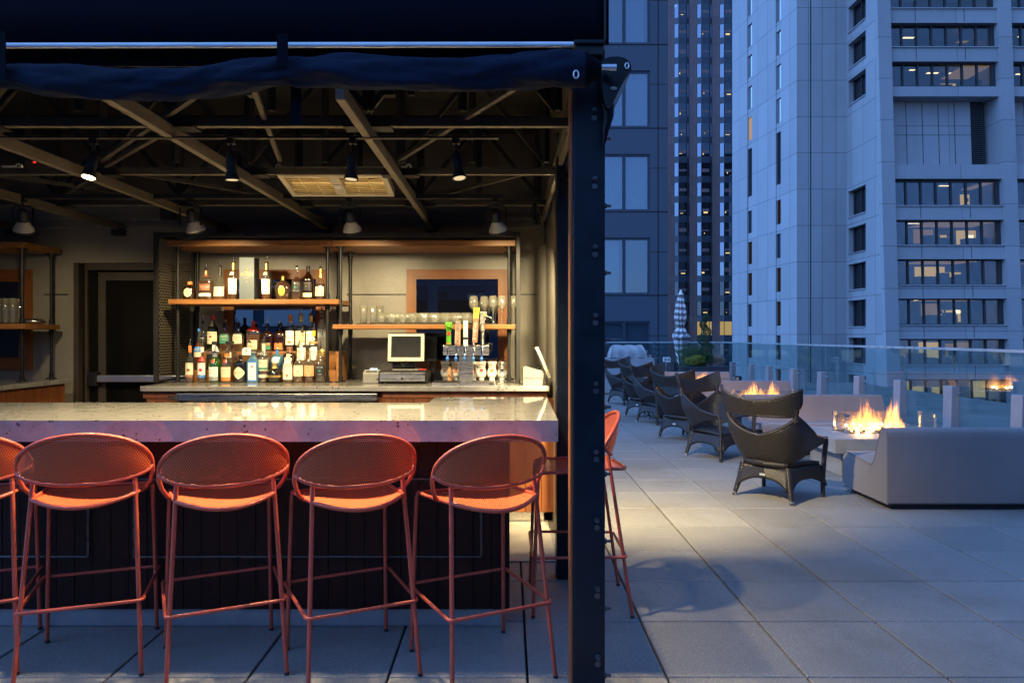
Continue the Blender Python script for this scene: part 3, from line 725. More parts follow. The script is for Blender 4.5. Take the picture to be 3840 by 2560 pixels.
def bottle(row, xl, xr, yt, shape, glass, label, liq=None, lev=.5, cap=None, labels=(), pour=False, e=2., sy=1., dY=0., stop=None):
    r = ROWS[row]; w = r.X(xr)-r.X(xl); X = (r.X(xl)+r.X(xr))/2; Y = r.Y+dY; z0 = r.z
    h = r.Z(yt)-z0; pf = PROF[shape]; hw = w/2
    t = thing('liquor_bottle', label, 'bottle', (X, Y, z0), rnd.uniform(-.06,.06) if e == 2 else 0, 'liquor bottles on the back bar')
    b = MB().lathe([(a*hw, f*h) for a, f in pf], n=28, e=e, sy=sy); b.build('glass_body', glass, t, local=True)
    if liq:
        pr = [(a*hw*.90, max(.006, f*h)) for a, f in pf if f < lev]; pr.append((rad(pf, lev)*hw*.90, lev*h))
        MB().lathe(pr, n=20, e=e, sy=sy).build('liquid', liq, t, local=True)
    if cap:
        y0, y1, cm = cap; f0 = (r.Z(y1)-z0)/h; f1 = min(1, (r.Z(y0)-z0)/h)
        fs = [f0+(f1-f0)*k/4 for k in range(5)]
        MB().lathe([(rad(pf, f)*hw+.0012, f*h) for f in fs]+([(rad(pf,1)*hw+.0012, h+.0015)] if f1 > .99 else []), n=20, e=e if shape in ('square',) else 2, sy=1 if f0 > .7 else sy).build('capsule', cm, t, local=True)
    if pour:
        p = MB(); rr = rad(pf, 1)*hw
        p.cyl((0,0,h), (0,0,h+.008), rr*1.15, n=12, mi=1); p.cyl((0,0,h+.008), (0,0,h+.02), rr*.75, rr*.4, 10)
        p.tube([(0,0,h+.018),(.001,0,h+.035),(.004,-.003,h+.048),(.009,-.006,h+.062)], [.005,.0045,.004,.0035], 8)
        p.build('pourer', [m_chrome, m_rubber], t, local=True)
    if stop:
        rr = rad(pf, 1)*hw; MB().cyl((0,0,h), (0,0,h+stop[0]), rr*stop[1], n=14).build('stopper', stop[2], t, local=True)
    for L in labels:
        y0, y1, arc, lm = L[:4]; txt = L[4] if len(L) > 4 else (); shp = L[5] if len(L) > 5 else 'rect'
        za, zb = r.Z(y1)-z0, r.Z(y0)-z0; ar = R(arc)
        def P(u, v, off=.0008):                           # u metres across, v height
            f = v/h; rr = max(.004, rad(pf, f)*hw) + off; a = -PI/2 + u/max(hw, .01)
            x, y = sup(a, rr, e); return (x, y*sy - (0 if sy == 1 else off*.6), v)
        lb = MB(); hwid = ar*hw; zc = (za+zb)/2; hh = (zb-za)/2
        if shp == 'rect': lb.grid(lambda a, c: P((a*2-1)*hwid, za+(zb-za)*c), 12, 4)
        else:
            def sh(a, q):
                an = a*2*PI; 
                if shp == 'dia': cu, cv = math.cos(an), math.sin(an); k = 1/(abs(cu)**1.25+abs(cv)**1.25)**.8; cu *= k; cv *= k
                else: cu, cv = math.cos(an), math.sin(an)
                return P(cu*q*hwid, zc+cv*q*hh)
            lb.grid(lambda a, c: sh(a, .05+.95*c), 28, 4, cu=True)
        ms = [lm]
        for T in txt:
            s_, ty, th, tw, tm = T
            if tm not in ms: ms.append(tm)
            zt_ = r.Z(ty)-z0
            if s_ == '#': lb.grid(lambda a, c: P((a*2-1)*tw*hwid, zt_+(c-.5)*th, .0014), 8, 2, mi=ms.index(tm))
            elif s_ == 'o': lb.grid(lambda a, c: P(math.cos(a*2*PI)*c*tw*hwid, zt_+math.sin(a*2*PI)*c*th/2, .0014), 14, 2, mi=ms.index(tm), cu=True)
            else: lb.text(s_, lambda u, v: P(u, zt_+v, .0016), tw*2*hwid, th, ms.index(tm))
        lb.build('label', ms, t, local=True)
    return t
K = m_ink
# front row on the counter
bottle(1,65,195,620,'cap',m_clear,'clear rum bottle with orange neck and brown-footed cream label',m_amber,.20,(625,725,m_orange),[(880,1058,62,m_cream,[('SPICED RUM',900,.006,.8,K),('o',985,.026,.35,m_brownl)]),(1060,1100,62,m_brownl,[('ORIGINAL',1080,.006,.7,m_cream)])],True)
bottle(1,248,378,620,'cap',m_clear,'clear rum bottle with white and red neck and blue-footed label beside the green gin',m_paleliq,.5,(645,720,m_paper),[(880,1058,62,m_paper,[('WHITE RUM',900,.006,.8,K),('o',985,.026,.35,m_red)]),(1060,1100,62,m_blue,[('RUM',1080,.006,.4,m_paper)]),(790,860,70,m_red)],True)
bottle(1,415,590,735,'tanq',m_green,'bright green gin bottle with silver cap and red seal',m_green,.7,(738,790,m_silver),[(938,1090,52,m_paper,[('LONDON',985,.007,.8,m_greenl),('DRY GIN',1030,.007,.8,m_greenl)]),(1096,1140,52,m_silver),(825,880,20,m_red,(),'oval')],True)
bottle(1,595,775,735,'tanq',m_clear,'clear gin bottle with orange cap and orange label foot, next to the black bottle',m_paleliq,.62,(738,790,m_orange),[(940,1094,52,m_cream,[('SEVILLA',985,.008,.8,m_orange),('GIN',1030,.008,.5,m_greenl)]),(1096,1145,52,m_orange),(825,880,20,m_red,(),'oval')],True)
bottle(1,790,985,800,'apoth',m_blkglass,'black apothecary bottle with a cream diamond label',None,.5,None,[(935,1120,56,m_cream,[("HENDRICK'S",1025,.010,.82,K),('GIN',1060,.006,.3,K)],'dia')],False,stop=(.022,1.0,m_black))
bottle(1,990,1172,735,'square',m_bluegl,'pale blue square gin bottle with silver cap',m_bluegl,.68,None,[(855,1155,36,m_blue,[('#',1005,.145,.9,m_paper),('BOMBAY',888,.008,.7,m_blue),('SAPPHIRE',985,.007,.75,m_blue),('o',932,.028,.38,m_blue),('o',932,.016,.22,m_paper)])],False,e=5.,sy=.62,stop=(.014,1.1,m_silver))
bottle(1,1165,1305,590,'std',m_clear,'clear mezcal bottle with black stopper and two cream labels, beside the pale blue bottle',m_amber,.22,(590,700,m_cream),[(832,995,66,m_cream,[('MEZCAL',855,.006,.7,m_greenl),('UNION',885,.012,.75,K),('#',965,.020,.95,m_greenl)]),(1052,1098,66,m_cream)],False,stop=(.035,1.2,m_rubber))
bottle(1,1290,1510,885,'ball',m_blkglass,'round black liqueur bottle with a gold belt',None,.5,(885,960,m_gold),[(1062,1095,85,m_gold,[('CHAMBORD',1079,.012,.5,K)])])
bottle(1,1525,1682,740,'std',m_clear,'clear bottle with a tall pale pink fruit label',m_paleliq,.3,(745,850,m_cream),[(905,1125,60,m_pink,[('GRAPEFRUIT',945,.006,.6,m_ink),('o',1060,.018,.25,m_orange),('o',1078,.018,.12,m_red)]),(850,895,50,m_cream)],True)
bottle(1,1685,1842,655,'long',m_clear,'pale tequila bottle with cream label and long bare neck, before a white-labelled vodka',m_paleliq,.45,None,[(915,1075,62,m_cream,[('REPOSADO',950,.007,.7,K),('o',1005,.014,.16,m_greenl),('TEQUILA',1050,.007,.7,K)])],True)
bottle(1,1845,2005,655,'long',m_clear,'amber tequila bottle with peach label and long bare neck',m_amber,.5,None,[(915,1075,62,m_peach,[('ANEJO',950,.007,.6,K),('o',1005,.014,.16,m_greenl),('TEQUILA',1050,.007,.7,K)])],True)
bottle(1,2005,2168,655,'long',m_clear,'tequila bottle with a black and teal label, next to the pipe by the till',m_dkamber,.42,None,[(910,1075,62,m_blackl,[('MEZCAL',945,.007,.7,m_paper),('o',995,.018,.24,m_greenl),('JOVEN',1050,.007,.6,m_paper)])],True)
# second row on the riser
bottle(2,195,330,370,'long',m_clear,'red-orange aperitif bottle with bright blue cap',m_redliq,.66,(370,410,m_blue),[(640,715,75,m_blue,[('APEROL',678,.014,.75,m_yellow)]),(718,790,60,m_cream)])
bottle(2,385,600,600,'block',m_clear,'squat bottle of dark coffee liqueur with a white leaf tag and black stopper',m_cola,.62,None,[],False,e=3.,stop=(.024,1.15,m_rubber)).name
tg = MB(); r2 = ROWS[2]
tg.prism([(r2.X(512),r2.Z(612)),(r2.X(512),r2.Z(700)),(r2.X(612),r2.Z(712)),(r2.X(585),r2.Z(640)),(r2.X(550),r2.Z(612))], lambda u,v,d: (u,d,v), 6.105, 6.107)
tg.text('COLD BREW', lambda u, v: (r2.X(556)+u, 6.1045, r2.Z(672)+v), .045, .012, 1)
tag(tg.build('bottle_tag', [m_paper, m_greenl]), 'white leaf-shaped paper tag on the coffee liqueur bottle', 'tag')
bottle(2,615,848,590,'crown',m_clear,'wide round bottle of red-brown spirit under a flat black cap',m_dkamber,.5,None,[(720,800,22,m_cream)],False,sy=.7,stop=(.018,3.0,m_blackl))
bottle(2,915,1112,575,'block',m_clear,'square clear whisky bottle with a white label and black brush character',m_paleliq,.52,None,[(650,760,34,m_paper,[('季',698,.034,.35,K)])],True,e=5.,stop=(.012,1.2,m_rubber))
bottle(2,1143,1322,585,'don',m_clear,'clear round bottle with black and white slanted lettering behind the mezcal',m_paleliq,.4,None,[(690,800,60,m_blackl,[('EFFEN',745,.018,.8,m_paper)])],True)
bottle(2,1330,1545,690,'crown',m_bluegl,'squat clear tequila bottle with light blue cap and white oval label',None,.5,(690,735,m_blue),[(785,890,30,m_paper,[('BLANCO',838,.010,.75,m_blue)],'oval')],True)
bottle(2,1535,1718,640,'don',m_brglass,'dark round coffee tequila bottle with a copper-orange cap',m_dkamber,.55,(642,725,m_copper),[(785,870,40,m_cream,(),'oval')])
bottle(2,1735,1888,430,'shoul',m_clear,'clear vodka bottle with white label and black pourer in the second row',m_paleliq,.1,None,[(618,650,18,m_paper),(650,836,55,m_paper,[('Ketel One',712,.016,.85,K),('VODKA',760,.006,.5,K)])],True)
bottle(2,1922,2052,385,'shoul',m_clear,'clear vodka bottle with yellow neck and orange shoulder band',m_paleliq,.1,(400,480,m_yellow),[(560,590,80,m_orange),(640,836,58,m_paper,[('Ketel One',712,.016,.85,K),('CITROEN',760,.006,.5,m_orange)])],True)
bottle(2,2062,2172,460,'long',m_clear,'slim clear bottle with black pourer and gold panel, behind the black and teal label',m_paleliq,.3,None,[(680,790,60,m_gold,[('1800',720,.016,.7,K)])],True,stop=(.012,1.1,m_rubber))
# third row
bottle(3,270,385,270,'std',m_clear,'tall bottle with black collar in the back row behind the blue-capped aperitif',m_cola,.5,(270,290,m_rubber),[(470,560,50,m_blackl,[('VODKA',510,.01,.6,m_paper)])],True)
bottle(3,392,552,175,'std',m_dkgreen,'dark green whiskey bottle with red cap and cream label',m_dkgreen,.6,(175,240,m_red),[(415,595,68,m_cream,[('JAMESON',447,.014,.9,K),('o',488,.022,.22,m_brownl),('IRISH WHISKEY',540,.006,.7,K)]),(250,335,30,m_cream)])
bottle(3,560,752,345,'flask',m_clear,'flat whiskey bottle with dark green label and black stopper',m_amber,.5,None,[(452,590,44,m_greenl,[('KNOB',486,.018,.55,m_cream),('CREEK',530,.010,.55,m_cream)])],True,sy=.62,stop=(.040,1.6,m_rubber))
bottle(3,760,948,345,'flask',m_clear,'flat bourbon bottle with broad cream label and black stopper',m_amber,.5,None,[(452,592,46,m_cream,[('KNOB',494,.024,.62,K),('CREEK',530,.010,.6,K),('9',560,.010,.1,K)])],True,sy=.62,stop=(.040,1.6,m_rubber))
bottle(3,972,1190,258,'flask',m_clear,'bourbon bottle with dripping red wax neck',m_amber,.56,(258,400,m_red),[(540,680,40,m_cream,[('MARK',575,.012,.5,m_ink),('BOURBON',625,.008,.6,m_ink)])],False,sy=.62)
bottle(3,1195,1378,330,'flask',m_brglass,'dark red-brown rye bottle with red and green label',m_dkamber,.6,None,[(580,680,40,m_greenl,[('#',600,.014,1,m_orange)])],True,sy=.6,stop=(.02,1.6,m_rubber))
bottle(3,1380,1562,330,'flask',m_brglass,'dark amber bourbon bottle with plain orange label',m_dkamber,.6,None,[(585,680,40,m_orange,[('BOURBON',630,.010,.7,m_brownl)])],True,sy=.6,stop=(.02,1.6,m_rubber))
bottle(3,1565,1708,160,'shoul',m_clear,'orange-capped clear vodka bottle with an orange fruit on its label',m_paleliq,.1,(160,265,m_orange),[(400,610,62,m_paper,[('Ketel One',490,.018,.85,m_red),('VODKA',522,.006,.5,K),('o',570,.022,.4,m_orange)])])
bottle(3,1712,1872,165,'shoul',m_clear,'clear vodka bottle with dull gold neck, between the orange-capped one and its twin',m_paleliq,.1,(165,265,m_gold),[(405,612,60,m_cream,[('Ketel One',462,.016,.85,K)])],True)
bottle(3,1870,2012,165,'shoul',m_clear,'clear vodka bottle with dull gold neck beside the frosted bottle',m_paleliq,.1,(165,265,m_gold),[(405,612,60,m_paper,[('Ketel One',462,.016,.85,K)])],True)
bottle(3,2042,2172,105,'std',m_frost,'tall frosted white vodka bottle with slim neck in the back row',None,.5,None,[(130,230,40,m_blackl,[('VODKA',180,.006,.8,m_paper)]),(430,500,55,m_silver)],True)
# upper shelf
bottle(4,125,292,510,'block',m_brglass,'small black-brown square bottle with orange neck on the upper shelf',m_cola,.7,None,[(565,695,38,m_cream,[('DON',600,.008,.4,K),('JULIO',625,.010,.7,K),('1942',665,.008,.4,m_brownl)],'oval')],True,e=3.5,stop=(.027,1.5,m_orange))
bottle(4,328,572,300,'flask',m_clear,'broad whiskey flask with white lettering and a thin white foot label',m_dkamber,.66,(300,400,m_copper),[(500,600,40,m_brownl,[('WOODFORD RESERVE',545,.012,.9,m_paper),('BOURBON',570,.006,.5,m_paper)]),(640,686,46,m_paper,[('#',663,.012,.3,m_cream)]),],True,sy=.5)
bottle(4,568,762,250,'cognac',m_clear,'whisky bottle with black neck and wide cream label on the upper shelf',m_amber,.42,(250,380,m_blackl),[(545,686,52,m_cream,[('GLENLIVET',615,.009,.75,m_brownl),('o',575,.012,.1,m_gold)])],True)
bottle(4,783,945,185,'mac',m_clear,'gold-necked whisky bottle labelled 15, between a black-necked bottle and the slate box',m_amber,.28,(185,282,m_gold),[(420,650,56,m_paper,[('MACALLAN',490,.009,.75,K),('15',545,.018,.25,K)]),(320,372,26,m_cream)],True)
bottle(4,1280,1440,192,'mac',m_clear,'gold-necked whisky bottle labelled 12, between the slate box and the yellow oval label',m_amber,.22,(192,285,m_gold),[(428,650,56,m_paper,[('MACALLAN',495,.009,.75,K),('12',545,.018,.25,K)]),(320,372,26,m_cream)],True)
bottle(4,1482,1724,385,'crown',m_clear,'round cut-glass whisky bottle with a yellow oval label',m_dkamber,.78,(385,450,m_gold),[(528,682,27,m_gold,[('o',605,.075,.85,m_yellow),('CROWN',600,.009,.6,m_brownl),('ROYAL',630,.009,.6,m_brownl)],'oval')],False,sy=.6)
bottle(4,1733,1890,222,'long',m_clear,'long-necked dark tequila bottle with black label and teal dome',m_dkamber,.66,(222,250,m_blackl),[(470,622,60,m_blackl,[('CASA',495,.007,.7,m_paper),('o',552,.020,.28,m_greenl),('TEQUILA',605,.008,.7,m_paper)])])
bottle(4,1903,2062,235,'std',m_brglass,'nearly black bottle with a plain cream foot label',m_cola,.6,(235,315,m_blackl),[(635,695,58,m_cream,()),(470,600,55,m_blackl,[('ANEJO',500,.009,.6,m_gold),('XO',540,.012,.3,m_gold)])])
bottle(4,2083,2252,268,'cognac',m_clear,'cognac bottle with long gold neck and bordered cream label',m_dkamber,.52,(268,402,m_gold),[(542,682,54,m_cream,[('Hennessy',600,.014,.8,K),('COGNAC',650,.007,.7,m_brownl)])],True)
r4 = ROWS[4]
bx = MB(); Y0 = 6.13; x0, x1, zt_ = px(660+950/4,Y0), px(660+1172/4,Y0), pz(940+100/4,Y0)
bx.box(x0, x1, Y0, Y0+.125, 1.810, zt_)
f = lambda cx_, cy_: (lambda u, v: ((x0+x1)/2+cx_+u, Y0-.0008, 1.81+(zt_-1.81)*cy_+v))
bx.text('Blue Label', f(0,.60), .105, .026, 1); bx.text('SCOTCH WHISKY', f(0,.52), .055, .006, 1); bx.text('A BLEND OF RARE CASKS', f(0,.65), .07, .006, 1)
bx.tube([((x0+x1)/2+.011*math.cos(a*PI/8), Y0-.001, 1.81+(zt_-1.81)*.71+.011*math.sin(a*PI/8)) for a in range(16)], .003, 5, True, 1)
bx.text('A', f(0,.43), .012, .012, 1)
tag(bx.build('whisky_carton', [m_slate, m_gold], bevel=.002), 'tall slate-blue carton with gold lettering between two gold-necked bottles', 'box')

# ------------------------------------------------------------------ glassware
def glass(name, label, cat, X, Y, z, prof, group, n=20, m=None, rz=0):
    return tag(MB().lathe(prof, (X,Y,z), n, cap=False).build(name, m or m_tumbler), label, cat, group)
z = 1.604
TUM = [(.001,.004),(.030,.004),(.032,.001),(.035,.012),(.0375,.045),(.0385,.092),(.0365,.0925),(.035,.045),(.032,.016),(.001,.012)]
def tumbler(x, Y, label):
    o = MB(); X = px(1300+x/4, 6.15)
    n = 20
    o.lathe(TUM, (0,0,0), 24, cap=False)
    # cut facets in the wall
    for k in range(12):
        a = 2*PI*k/12; o.cyl((.0365*math.cos(a), .0365*math.sin(a), .006), (.0378*math.cos(a), .0378*math.sin(a), .055), .0022, n=5)
    ob = o.build('tumbler', m_tumbler, origin=(0,0,0)); ob.location = (X, Y, z); return tag(ob, label, 'glass', 'short tumblers on the shelf over the till')
t0 = None
ORD = ('first','second','third','fourth','fifth','sixth','seventh','eighth','ninth')
fx = [535, 690, 850, 1010, 1170, 1330, 1485, 1640, 1800]
for row, (yy, lab) in enumerate(((6.12, 'short clear tumbler, %s from the tall glasses in the front line on the black mat'), (6.24, 'short clear tumbler, %s from the tall glasses in the middle line on the black mat'), (6.36, 'short clear tumbler, %s from the tall glasses in the rear line by the window'))):
    for qi, x in enumerate(fx):
        xx = x + (0, 55, 25)[row]
        if t0 is None: t0 = tumbler(xx, yy, lab % ORD[qi])
        else: copy_tree(t0, None, (px(1300+xx/4, 6.15), yy + rnd.uniform(-.008,.008), z), rnd.uniform(0, 1), lab % ORD[qi])
TALL = [(.001,.006),(.026,.006),(.028,.002),(.030,.02),(.034,.155),(.0325,.156),(.0285,.02),(.001,.014)]
for x, y, lab in ((265,6.12,'tall highball glass at the bare end of the mat'), (410,6.12,'middle tall highball glass beside the short tumblers'), (475,6.24,'tall highball glass set behind the other two')):
    glass('highball_glass', lab, 'glass', px(1300+x/4,6.15), y, z, TALL, 'tall highball glasses')
mt = MB().box(px(1335,6.05), px(1866,6.05), 6.05, 6.45, 1.596, 1.6035)
for k in range(40): mt.box(px(1335,6.05)+.01+k*.03, px(1335,6.05)+.02+k*.03, 6.052, 6.448, 1.6036, 1.6045)
tag(mt.build('bar_mat', m_rubber, bevel=.001), 'ribbed black bar mat under the tumblers', 'mat')
WINE = [(.001,.004),(.034,.002),(.036,.004),(.010,.008),(.0045,.018),(.0035,.05),(.004,.105),(.010,.122),(.030,.145),(.042,.170),(.041,.185),(.033,.245),(.0318,.245),(.0395,.185),(.040,.171),(.028,.147),(.006,.126)]
for fx_, Y, lab in ((1776,6.16,'first wine glass, behind the yellow-topped tap handle'),(1816,6.20,'wine glass behind the grey wrench tap handle'),(1849,6.14,'wine glass in the middle, beside the pipe wrench tap'),(1882,6.10,'thin-stemmed wine glass between the others and the shelf pipe'),(1924,6.16,'wine glass partly hidden by the shelf pipe')):
    glass('wine_glass', lab, 'glass', px(fx_,Y), Y, 1.5985, WINE, 'wine glasses beside the shelf pipe', 28)
FL = [(.001,.004),(.024,.004),(.026,.001),(.027,.02),(.030,.11),(.032,.225),(.031,.2255),(.026,.02),(.001,.014)]
for k in range(6):
    glass('highball_glass', ('tall bright glass beside the pipe on the shelf beyond the door','second tall bright glass from the pipe on the shelf beyond the door','third tall bright glass from the pipe on the shelf beyond the door','second glass from the pipe in the rear line beyond the door','first glass from the pipe in the rear line beyond the door','third glass from the pipe in the rear line beyond the door')[k], 'glass', px(66-27*(k%3), 6.3)-(.02 if k > 2 else 0), 6.24 if k < 3 else 6.36, 1.603, FL, 'tall glasses on the shelf beyond the door')
bk = MB().lathe([(.05,0),(.085,.006),(.10,.02),(.095,.035),(.06,.05),(.02,.055)], (px(122,6.4), 6.42, 1.603), 24, cap=False)
tag(bk.build('strainer_bowl', m_steel), 'upturned small wire strainer bowl on the end of the shelf beyond the door', 'strainer')

# ------------------------------------------------------------------ till, printers
def Z4(x, y, Y): return px(1300+x/4, Y), pz(1080+y/4, Y)
dr = thing('cash_drawer', 'black cash drawer with brushed steel face under the till screen', 'cash drawer', (px(1510,5.9), 6.05, 1.10))
xa, _ = Z4(476,0,5.89); xb, _ = Z4(1200,0,5.89)
a = MB(); a.box(xa, xb, 5.89, 6.30, 1.112, 1.205)
for q in ((xa+.03),(xb-.03)): a.cyl((q,5.93,1.101),(q,5.93,1.112),.012,n=10); a.cyl((q,6.2,1.101),(q,6.2,1.112),.012,n=10)
a.build('housing', m_black, dr, bevel=.004)
a = MB(); a.box(xa+.012, xb-.014, 5.884, 5.8895, 1.123, 1.193); a.build('drawer_front', m_steel, dr, bevel=.002)
xm = (xa+xb)/2; a = MB(); a.box(xa+.045, xm-.05, 5.882, 5.8838, 1.141, 1.144); a.box(xm+.05, xb-.045, 5.882, 5.8838, 1.141, 1.144); a.build('media_slot', m_black, dr)
MB().cyl((xm,5.884,1.143),(xm,5.876,1.143),.011,n=14).build('lock', m_chrome, dr)
ti = thing('till_monitor', 'beige-framed touch till monitor with a blank black screen', 'monitor', (px(1522,6.05), 6.1, 1.206))
Mt = Matrix.Translation((px(1523,6.02), 6.02, pz(1304,6.02))) @ Matrix.Rotation(R(4),4,'Z') @ Matrix.Rotation(R(-12),4,'X')
a = MB(); a.box(-.153,.153,-.012,.0,-.118,.118,0,Mt); a.build('bezel', m_beige, ti, bevel=.006)
a = MB(); a.box(-.125,.125,-.0145,-.0125,-.083,.098,0,Mt); a.build('screen', m_screen, ti)
a = MB(); a.box(-.150,.158,.001,.055,-.122,.134,0,Mt); a.box(-.05,.05,.056,.09,-.12,.05,0,Mt); a.build('rear_case', m_black, ti, bevel=.008)
a = MB(); a.box(px(1500,6.1)-.06, px(1500,6.1)+.13, 6.06, 6.16, 1.216, 1.30); a.build('neck', m_black, ti, bevel=.01)
a = MB(); x0,_ = Z4(682,0,6.0); x1,_ = Z4(1088,0,6.0); a.box(x0,x1,5.99,6.20,1.2055,1.216); a.build('stand_base', m_grayp, ti, bevel=.003)
a = MB(); a.tube([(xm-.03,5.97,1.222),(xm-.005,5.96,1.25),(xm+.03,5.97,1.275),(xm+.01,5.99,1.29)],.003,6); a.tube([(xm+.01,5.97,1.222),(xm-.004,5.955,1.245),(xm-.025,5.965,1.275)],.003,6); a.build('cable', m_rubber, ti)
a = MB(); a.tube([(xb-.075,5.95,1.212),(xb-.05,5.94,1.218),(xb-.02,5.95,1.213),(xb+.0-.012,5.97,1.212),(xb-.03,5.99,1.214),(xb-.06,5.98,1.213)],.005,6,True); 
tag(a.build('red_clip', m_red), 'small red plastic loop lying on the cash drawer', 'clip')
x0,_ = Z4(1188,0,6.3); x1,_ = Z4(1350,0,6.3); a = MB(); zt_, zb_ = pz(1248,6.3), pz(1354,6.3)
a.box(x0, x1, 6.28, 6.34, zb_, zt_); a.box(x0+.03, x1-.02, 6.34, 6.36, 1.101, zb_+.03)
for k in range(14): a.box(x0+.015, x0+.055, 6.277, 6.2798, zb_+.03+k*.014, zb_+.037+k*.014, 1)
tag(a.build('display_panel', [m_dark, m_black], bevel=.004), 'dark vented rear display panel standing behind the till monitor', 'display')
x0,_ = Z4(246,0,5.93); x1,_ = Z4(482,0,5.93)
pr = thing('receipt_printer', 'grey receipt printer with a blue slip, beside the cash drawer', 'printer', ((x0+x1)/2, 6.0, 1.10))
a = MB().prism([(5.92,1.101),(5.92,1.185),(6.0,1.212),(6.10,1.205),(6.10,1.101)], lambda u,v,d: (d,u,v), x0, x1); a.build('housing', m_grayp, pr, bevel=.006)
MB().box(x0+.02, x1-.02, 5.945, 5.965, 1.196, 1.203).build('paper_slot', m_black, pr); MB().box(x1-.016,x1+.001,5.918,5.9195,1.13,1.142).build('side_port', m_black, pr)
a = MB(); a.grid(lambda u, v: (x0+.045+u*.065, 5.985+.012*v, 1.209+.028*v-.012*v*v), 2, 5); a.build('paper_slip', mat('blue_paper',(.25,.38,.8),.6), pr)
# second printer and card stand at the right end
def Z1(x, y, Y): return px(1480+x/4, Y), pz(1100+y/4, Y)
x0,_ = Z1(1930,0,5.74); x1,_ = Z1(2235,0,5.74)
pr = thing('receipt_printer', 'grey wedge-shaped printer beside the tilted tan terminal', 'printer', ((x0+x1)/2, 5.8, 1.10))
a = MB().prism([(x0,1.101),(x0,pz(1380,5.74)),(x0+.02,pz(1375,5.74)),(x1+.004,pz(1392,5.74)),(x1-.012,1.101)], lambda u,v,d: (u,d,v), 5.73, 5.90); a.build('housing', m_grayp, pr, bevel=.005)
a = MB(); a.box(x0+.003, x1-.006, 5.7275, 5.7295, 1.155, 1.157); a.build('seam', m_black, pr)
tb = thing('touch_terminal', 'tan touch terminal tilted edge-on at the counter end', 'terminal', (.28, 5.75, 1.1))
p0 = Vector((*Z1(2325,1260,5.72),0)); p1 = Vector((*Z1(2130,810,5.72),0))
a = MB(); d_ = (p1-p0); nrm = Vector((d_.y, -d_.x, 0)).normalized()*.024
poly = [p0-nrm*.5, p0+nrm*.5, p1+nrm*.5, p1-nrm*.5]
a.prism([(q.x,q.y) for q in poly], lambda u,v,d: (u,d,v), 5.70, 5.93); a.build('panel', m_beige, tb, bevel=.006)
a = MB()
for k in range(16):
    q = p0 + d_*(.42+.033*k) - nrm*.5; a.box(q.x-.004, q.x+.004, 5.697, 5.6995, q.y-.003, q.y+.003)
a.build('vent', m_black, tb)
xq, zq = Z1(2170,1110,5.76); a = MB(); a.cyl((xq,5.76,zq),(xq,5.84,zq),.018); a.bar((xq,5.80,zq),(xq-.03,5.80,1.20),.02,.03); a.build('hinge', m_dark, tb)
a = MB(); a.tube([(-.03,6.1,1.108),(.02,6.0,1.106),(.07,5.98,1.107),(.10,5.85,1.108),(.14,5.80,1.107)],.004,6); a.tube([(-.1,5.98,1.112),(-.03,5.95,1.118),(.0,5.9,1.108),(.06,5.88,1.107),(.1,5.95,1.106)],.003,6)
a.tube([(-.42,6.0,1.108),(-.46,5.98,1.13),(-.50,6.1,1.16)],.004,6)
tag(a.build('loose_cables', m_rubber), 'black cables lying behind the drip tray', 'cable')

# ------------------------------------------------------------------ beer tower
tw = thing('beer_tower', 'stainless T-shaped beer tower with five taps', 'beer tower', (px(1747,6.0), 6.05, 1.10))
x0,_ = Z1(965,0,6.0); x1,_ = Z1(1175,0,6.0); z0 = pz(1332.5,6.0); z1 = pz(1294,6.0)
a = MB(); a.box(x0,x1,6.0,6.10,1.101,z0+.002); a.build('column', m_steel, tw, bevel=.004)
xa,_ = Z1(725,0,5.98); xb,_ = Z1(1412,0,5.98)
a = MB(); a.box(xa,xb,5.975,6.13,z0+.003,z1); a.build('manifold', m_steel, tw, bevel=.005)
a = MB(); a.text('Perlick', lambda u,v: ((x0+x1)/2+u, 5.9985, z0-.03+v), .035, .014); a.build('emblem', m_gold, tw)
a = MB(); y0 = 5.74; xc,_ = Z1(555,0,y0); xd,_ = Z1(1505,0,y0); a.box(xc,xd,y0,5.995,1.101,1.118); a.box(xd-.05,xd-.012,y0-.003,y0-.0005,1.105,1.114,1)
for k in range(44): a.box(xc+.01+k*(xd-xc-.02)/44, xc+.01+(k+.55)*(xd-xc-.02)/44, y0+.012, 5.985, 1.1185, 1.1205, 1)
a.build('drip_tray', [m_steel, m_dark], tw)
TX = [Z1(k,0,5.95)[0] for k in (806,932,1060,1189,1312)]
for X in TX:
    a = MB(); a.cyl((X,5.975,z1-.03),(X,5.925,z1-.03),.014,n=14); a.lathe([(.012,-.012),(.016,.0),(.013,.014),(.008,.022),(.006,.05)],(X,5.92,z1-.03),14); a.tube([(X,5.92,z1-.035),(X,5.905,z1-.065),(X-.003,5.900,z1-.105)],[.012,.010,.008],10)
    fa = a.build('faucet', m_chrome, tw); fa['label'] = 'chrome beer faucet'
    MB().lathe([(.004,-.030),(.010,-.022),(.013,-.006),(.012,.004),(.006,.006)],(X-.003,5.898,z1-.105),12).build('spout_cap', m_blue, fa)
HY = 5.92
def hz(y): return pz(1100+y/4, HY)
def hx(x): return px(1480+x/4, HY)
m_hgreen = mat('green_resin', (.10,.36,.02), .3, var=.15, vs=30); m_hbrown = mat('brown_board', (.30,.15,.07), .5); m_hpink = mat('pinkish_board', (.55,.33,.22), .5); m_hgrey = mat('grey_cast_handle', (.34,.33,.31), .4, .4)
def stem(a, X, z): a.cyl((X,HY,z1-.005),(X,HY,z),.007,n=10)
